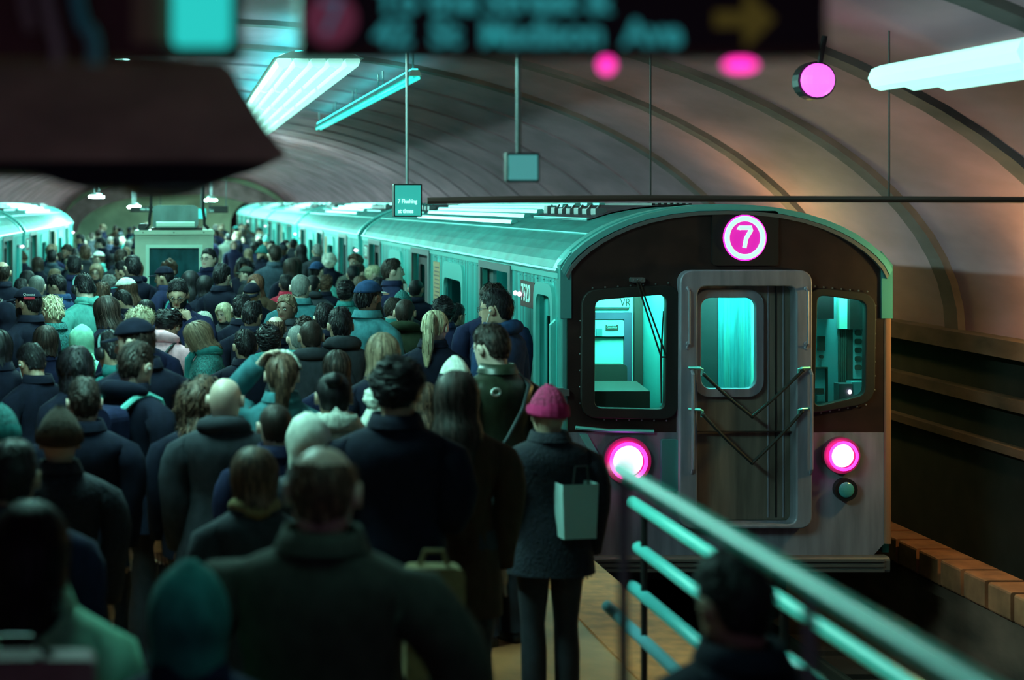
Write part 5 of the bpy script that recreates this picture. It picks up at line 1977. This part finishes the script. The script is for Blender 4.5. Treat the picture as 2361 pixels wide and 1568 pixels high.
for px in (330, 401, 470):
    m = MB()
    m.sphere((at(px, 0, 24)[0], -.42, zt - .03), .010, 6, 4)
    m.build('screw', M_brown, t)
# drum on the roof
t = empty('fan_drum', (0, 24.3, zt), label='grey rounded ventilation drum between two bent pipes on the kiosk', cat='ventilator')
xa, xb = at(352, 0, 24)[0], at(457, 0, 24)[0]
m = MB()
m.rbox(xa, xb, -.3, .25, .03, .345, .06, 'y', 5)
m.build('drum', mat('drum_grey', (.16, .27, .25), .5, noise=.5, nscale=(5, 5, 2), dark=.7), t)
m = MB()
m.rbox(xa + .05, xb - .05, -.325, -.29, .04, .12, .02, 'x', 3)
m.build('drum_lip', mat('kiosk_trim', (1, 1, 1)), t)
m = MB()
m.box(xa - .02, xb + .06, -.25, .22, 0, .035)
m.build('base_plate', M_brown, t)
for xx, s in ((xa - .045, -1), (xb + .085, 1)):
    m = MB()
    m.tube([(xx - s * -.06, -.30, .02), (xx + s * .0, -.30, .08), (xx, -.30, .16), (xx - s * .02, -.30, .30), (xx - s * .02, -.28, .55), (xx - s * .04, -.2, 2.0)], .022, 10)
    m.build('bent_pipe', M_black, t)
m = MB()
m.rbox(xa - .20, xa - .05, -.28, -.1, .0, .09, .02, 'y', 3)
m.build('fan_motor', M_black, t)

# hanging signs
M_signT = mat('sign_teal_face', (.10, .62, .58), .5, emit=(.02, .36, .33), es=.40)  # slight glow put into the face to brighten it
M_signB = mat('sign_black', (.014, .010, .010), .4)


def hanging_sign(name, px0, px1, py0, py1, Y, lab, face, rod_px=(0.5,), depth=.09, lines=(), size=.05, colr=None):
    xa, _, zb = at(px0, py1, Y)
    xb, _, za = at(px1, py0, Y)
    t = empty(name, ((xa + xb) / 2, Y, zb), label=lab, cat='sign')
    w = (xb - xa) / 2
    m = MB()
    m.rbox(-w, w, 0, depth, 0, za - zb, .006, 'y', 2)
    b = m.build('sign_box', M_signB, t)
    m = MB()
    m.box(-w + .01, w - .01, -.006, .001, .01, za - zb - .01)
    f = m.build('sign_face', face, t)
    for q in rod_px:
        m = MB()
        xr = -w + 2 * w * q
        zr = VZ + VB * math.sqrt(max(0, 1 - ((xr + (xa + xb) / 2) / VA) ** 2)) - zb
        m.tube([(xr, depth / 2, za - zb), (xr, depth / 2, zr)], .012, 8)
        m.build('hanger_rod', M_steelD, t)
    for i, (u, v, s, sz) in enumerate(lines):
        text('sign_text', s, sz, colr or M_white, f, .002, facing_cam((-w + 2 * w * u, -.009, (za - zb) * v), .8, 1.0), bold=.001)
    return t


hanging_sign('platform_sign', 908, 973, 424, 500, 13.0, 'small teal platform sign hanging in front of the roof', M_signT, (.5,), .10,
             ((.14, .47, '7 Flushing', .045), (.14, .17, 'at times', .045)), colr=mat('sign_letter_lit', (.8, .95, .9), .5, emit=(.6, .95, .9), es=.75))  # letters brightened by a glow of their own
hanging_sign('platform_sign', 1168, 1244, 352, 420, 8.0, 'blurred pale sign on a post below the vault', mat('sign_pale_face', (.2, .5, .5), .5, emit=(.06, .30, .30), es=.8), (.4,), .06)  # pale face also brightened by an added glow
hanging_sign('direction_sign', 300, 378, 476, 489, 40, 'far dark sign with left arrow, left of the drum', M_signB, (.1, .9), .1, ((.30, .5, 'Main Street', .08),))
hanging_sign('direction_sign', 480, 526, 475, 491, 38, 'far dark sign with right arrow, right of the drum', M_signB, (.1, .9), .1, ((.05, .3, 'Exit', .08),))
hanging_sign('platform_sign', 452, 476, 480, 506, 36, 'small far sign just right of the drum', M_signT, (.5,), .1)
for k, (pa, pb, py) in enumerate(((311, 361, 475), (485, 512, 460), (225, 268, 452))):
    a = at(pa, py, 46)
    strip_light(a[0], 44, a[2], 3.0, ('far tube light left of the drum', 'far tube light right of the drum', 'far tube light under the left vault')[k], None, 3, .10)

# exit sign over the camera's path, close and blurred
Y = 2.6
xa, _, zb = at(690, 128, Y)
xb = at(1905, 0, Y)[0]
t = empty('exit_sign', ((xa + xb) / 2, Y, zb), label='long black overhead exit sign with pale lettering and ochre arrow', cat='sign')
w = (xb - xa) / 2
m = MB()
m.rbox(-w, w, 0, .10, 0, .36, .008, 'y', 2)
b = m.build('sign_box', mat('exit_sign_black', (.030, .014, .012), .45), t)
m = MB()
m.box(-w, w, -.012, .0, -.004, .012)
m.build('lower_rail', mat('rail_brown', (.12, .06, .035), .6), t)
for s, px, py, sz in (('To the Street &', 866, 4, .052), ('42  St  Madison  Ave', 862, 80, .052)):
    a = at(px, py, Y)
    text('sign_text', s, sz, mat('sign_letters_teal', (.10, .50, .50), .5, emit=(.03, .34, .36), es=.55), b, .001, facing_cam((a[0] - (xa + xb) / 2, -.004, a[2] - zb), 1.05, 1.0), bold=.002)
a = at(762, 45, Y)
m = MB()
m.disc((a[0] - (xa + xb) / 2, -.004, a[2] - zb), 60 * Y / 4000, .004, n=36)
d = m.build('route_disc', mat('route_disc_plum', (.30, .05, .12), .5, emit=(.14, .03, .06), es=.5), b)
text('route_number', '7', .075, mat('route_number_blue', (.10, .26, .36), .5, emit=(.05, .14, .22), es=.5), d, .001, facing_cam((a[0] - (xa + xb) / 2, -.009, a[2] - zb)), 'CENTER')
a = at(1715, 45, Y)
x, z = a[0] - (xa + xb) / 2, a[2] - zb
m = MB()
m.prism([(x - .045, z - .012), (x + .0, z - .012), (x + .0, z - .045), (x + .045, z), (x + .0, z + .045), (x + .0, z + .012), (x - .045, z + .012)], -.006, -.001)
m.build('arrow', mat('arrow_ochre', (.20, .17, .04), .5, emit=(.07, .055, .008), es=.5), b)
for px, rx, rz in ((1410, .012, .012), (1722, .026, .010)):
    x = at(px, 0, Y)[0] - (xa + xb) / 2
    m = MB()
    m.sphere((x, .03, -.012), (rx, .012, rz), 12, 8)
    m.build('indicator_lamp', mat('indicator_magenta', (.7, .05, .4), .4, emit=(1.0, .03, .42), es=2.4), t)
for x in (-w + .1, w - .1):
    m = MB()
    m.tube([(x, .05, .36), (x, .05, 1.55)], .014, 8)
    m.build('hanger_rod', M_steelD, t)

# advertising cabinet at the upper left
xa, _, zb = at(-160, 132, Y)
xb = at(560, 0, Y)[0]
t = empty('poster_cabinet', ((xa + xb) / 2, Y, zb), label='dark overhead cabinet with glowing teal panel at the upper left', cat='sign')
w = (xb - xa) / 2
m = MB()
m.rbox(-w, w, 0, .12, 0, .40, .006, 'y', 2)
m.build('cabinet_box', mat('cabinet_brown', (.16, .065, .055), .6), t)
Xl = lambda px: at(px, 0, Y)[0] - (xa + xb) / 2
m = MB()
m.rbox(Xl(398), Xl(532), -.02, 0, (132 - 108) * Y / 4000, .36, .01, 'y', 3)
m.build('glowing_panel', mat('panel_teal_glow', (.1, .5, .5), .5, emit=(.02, .62, .56), es=.95), t)
m = MB()
m.box(Xl(305), Xl(392), -.01, 0, .02, .38)
m.build('buff_panel', mat('panel_buff', (.50, .33, .18), .6), t)
for px, wd, c in ((180, 15, (.16, .85, .85)), (215, 16, (.22, .92, .90)), (60, 16, (.45, .40, .36)), (110, 16, (.55, .55, .48)), (130, 14, (.62, .62, .55))):
    m = MB()
    y0_ = 0 if px in (180, 60, 110) else 70
    pts = [at(px + dx, py, Y - .05) for dx, py in (((0, -60), (-4, 0), (6, 40), (14, 70)) if px in (180, 60, 110) else ((-14, 60), (0, 90), (4, 120), (0, 148)))]
    m.tube([(p[0] - (xa + xb) / 2, -.05, p[2] - zb) for p in pts], wd * Y / 4000, 8)
    m.build('cable', mat('cable_%d' % px, c, .5), t)
for x in (-.2, w - .05):
    m = MB()
    m.tube([(x, .06, .40), (x, .06, 1.5)], .014, 8)
    m.build('hanger_rod', M_steelD, t)

# dark bulkhead of the stair, low over the path on the left
Yb = 3.4
q = lambda px, py: (at(px, py, Yb)[0], at(px, py, Yb)[2])
m = MB()
m.prism(rpoly([q(-420, 130), q(530, 150), q(556, 200), q(612, 290), q(668, 362), q(640, 372), q(-420, 372)], .015, 3), Yb, Yb + 1.3)
bk = m.build('bulkhead', mat('bulkhead_paint', (.55, .34, .27), .6, noise=.9, nscale=(5, 5, 9), dark=.55), label='dark brown bulkhead hanging low at the left, above the crowd', cat='bulkhead')
m = MB()
m.prism(rpoly([q(-420, 372), q(640, 372), q(560, 400), q(470, 432), q(150, 430), q(70, 395), q(-420, 385)], .02, 3), Yb + .02, Yb + .9)
m.build('cable_tray', mat('tray_black', (.008, .008, .016), .7), bk)
m = MB()
c = q(370, 428)
m.sphere((c[0], Yb + .25, c[1]), (105 * Yb / 4000, .16, 31 * Yb / 4000), 24, 14)
m.build('camera_dome', mat('dome_black', (.008, .008, .014), .4), bk)
m = MB()
a, b_ = q(330, 436), q(470, 433)
m.tube([(a[0], Yb - .01, a[1]), (b_[0], Yb - .01, b_[1])], .004, 8)
m.build('tray_edge', mat('tray_edge_grey', (.12, .13, .15), .5), bk)

# conduit crossing under the vault
t = empty('conduit', at(985, 462, 11.5), label='thin dark conduit running across beneath the vault', cat='pipe')
ox, oy, oz = t.location
m = MB()
m.tube([(p[0] - ox, p[1] - oy, p[2] - oz) for p in (at(985, 463, 11.5), at(1200, 459, 11.5), at(1500, 457, 11.5), at(1800, 459, 11.5), at(2100, 460, 11.5), at(2361, 461, 11.5), (6.75, 11.5, 2.56))], .021, 8)
m.build('pipe', mat('conduit_brown', (.05, .022, .018), .6), t)
for px in (1500, 2050):
    m = MB()
    p = at(px, 462, 11.5)
    m.tube([(p[0] - ox, 0, p[2] - oz), (p[0] - ox, 0, VZ + VB * math.sqrt(1 - (p[0] / VA) ** 2) - oz)], .006, 6)
    m.build('hanger_wire', M_black, t)

# railings at the lower right
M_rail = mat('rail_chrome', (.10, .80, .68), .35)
t = empty('handrail', (1.0, 3.0, 0), label='bright tubular handrail sloping across the lower right corner', cat='railing')
m = MB()
h = EYE - .606
m.tube([(0, 3.95 - 3, h - .0), (0, 3.86 - 3, h), (0, 1.2 - 3, h)], .017, 14)
m.build('top_rail', M_rail, t)
for y in (3.9, 2.75, 1.5):
    m = MB()
    m.tube([(0, y - 3, 0), (0, y - 3, h - .01)], .012, 8)
    m.build('post', M_steelD, t)
t = empty('guardrail', (2.2, 7.0, 0), label='guardrail of four teal bars behind the handrail', cat='railing')
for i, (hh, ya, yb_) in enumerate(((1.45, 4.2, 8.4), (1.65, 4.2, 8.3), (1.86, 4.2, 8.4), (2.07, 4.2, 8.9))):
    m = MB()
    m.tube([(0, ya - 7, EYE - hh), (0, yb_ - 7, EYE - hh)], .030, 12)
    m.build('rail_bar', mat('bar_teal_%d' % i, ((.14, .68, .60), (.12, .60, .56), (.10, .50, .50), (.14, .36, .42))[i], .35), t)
for y in (4.6, 6.3, 8.2):
    m = MB()
    m.tube([(0, y - 7, 0), (0, y - 7, 1.12)], .016, 10)
    m.build('post', M_black, t)

# camera's landing
m = MB()
m.box(-.9, .95, -1.5, 1.0, .80, .95)
m.build('trim_13', M_conc, kind='structure')
for k in range(4):
    m = MB()
    m.box(-.9, .95, 1.0 + k * .28, 1.28 + k * .28, 0.001, .76 - k * .19)
    m.build('trim_%d' % (14 + k), M_conc, kind='structure')

# ------------------------------------------------------------------ bags people carry


def holder(label):
    return next(p for p in people if p['label'].startswith(label))


def back_bag(p, lab, col, trimc):
    k = p['H'] / 1.755
    t = empty('backpack', (p['X'], p['Y'], 1.0 * k), radians(p['yawdeg']), label=lab, cat='backpack')
    m = MB()
    m.rbox(-.15, .15, -.33, -.18, .0, .44, .07, 'y', 5)
    m.build('bag_body', cloth_mat(col), t)
    m = MB()
    m.rbox(-.12, .12, -.365, -.33, .04, .22, .04, 'y', 4)
    m.build('front_pocket', cloth_mat(col), t)
    for s in (1, -1):
        m = MB()
        m.tube([(s * .10, -.19, .42), (s * .115, -.10, .475), (s * .12, .0, .49), (s * .125, .10, .45), (s * .13, .16, .33), (s * .13, .16, .15)], .018, 6)
        m.build('strap', mat('bag_trim_' + trimc, COAT[trimc], .6), t)
    m = MB()
    m.box(-.09, .09, -.335, -.325, .33, .37)
    m.build('reflector', mat('bag_trim_' + trimc, COAT[trimc]), t)


back_bag(holder('young man with fade'), 'dark backpack with teal reflector on the young man with fade haircut', 'N', 'LT')
back_bag(holder('black haired person with metal headphones'), 'teal backpack on the person with metal headphones', 'T', 'K')
p = holder('short haired man in dark green')
k = p['H'] / 1.755
t = empty('strap_buckle', (p['X'], p['Y'], 0), radians(p['yawdeg']), label='pale metal buckle on the leather jacket man\'s strap', cat='buckle')
m = MB()
m.tube([(-.15 + .032 * cos(a), -.165, 1.40 * k + .020 * sin(a)) for a in np.linspace(0, 2 * pi, 17)[:-1]], .007, 6, closed=True)
m.build('buckle_ring', mat('buckle_pale', (.7, .8, .78), .3, metal=.3), t)
a = at(1328, 1178, 8.6)
t = empty('paper_bag', (a[0], a[1], a[2] - .13), .2, label='pale paper bag held beside the train by the dark coated crowd', cat='bag')
m = MB()
m.v = [(-.085, -.05, 0), (.085, -.05, 0), (.085, .05, 0), (-.085, .05, 0), (-.095, -.055, .27), (.095, -.055, .27), (.095, .055, .27), (-.095, .055, .27)]
m.f = [(0, 3, 2, 1), (0, 1, 5, 4), (1, 2, 6, 5), (2, 3, 7, 6), (3, 0, 4, 7)]
m.m = [0] * 5
m.build('bag_body', mat('bag_paper', (.30, .46, .44), .7), t)
m = MB()
m.tube([(-.04, -.056, .27), (-.03, -.06, .36), (.03, -.06, .36), (.04, -.056, .27)], .005, 6)
m.build('bag_handle', M_black, t)
a = at(1000, 1440, 5.9)
t = empty('tote_bag', (a[0], 5.9, a[2] - .2), 0, label='tan tote bag low beside the olive coat', cat='bag')
m = MB()
m.rbox(-.10, .10, -.05, .05, 0, .40, .03, 'y', 4)
m.build('bag_body', cloth_mat('TAN'), t)
m = MB()
m.tube([(-.05, 0, .39), (-.03, 0, .45), (.03, 0, .45), (.05, 0, .39)], .009, 6)
m.build('bag_handle', cloth_mat('TAN'), t)
a = at(70, 1560, 4.0)
t = empty('shopping_bag', (a[0], 4.0, a[2] - .28), 0, label='pinkish grey bag at the bottom left corner', cat='bag')
m = MB()
m.rbox(-.34, .15, -.05, .06, 0, .33, .02, 'y', 3)
m.build('bag_body', mat('bag_pinkish', (.30, .22, .23), .8, noise=.5, nscale=(8, 8, 8), dark=.7), t)
m = MB()
m.tube([(-.20, 0, .32), (-.14, 0, .37), (.0, 0, .37), (.06, 0, .32)], .008, 6)
m.build('bag_handle', M_black, t)
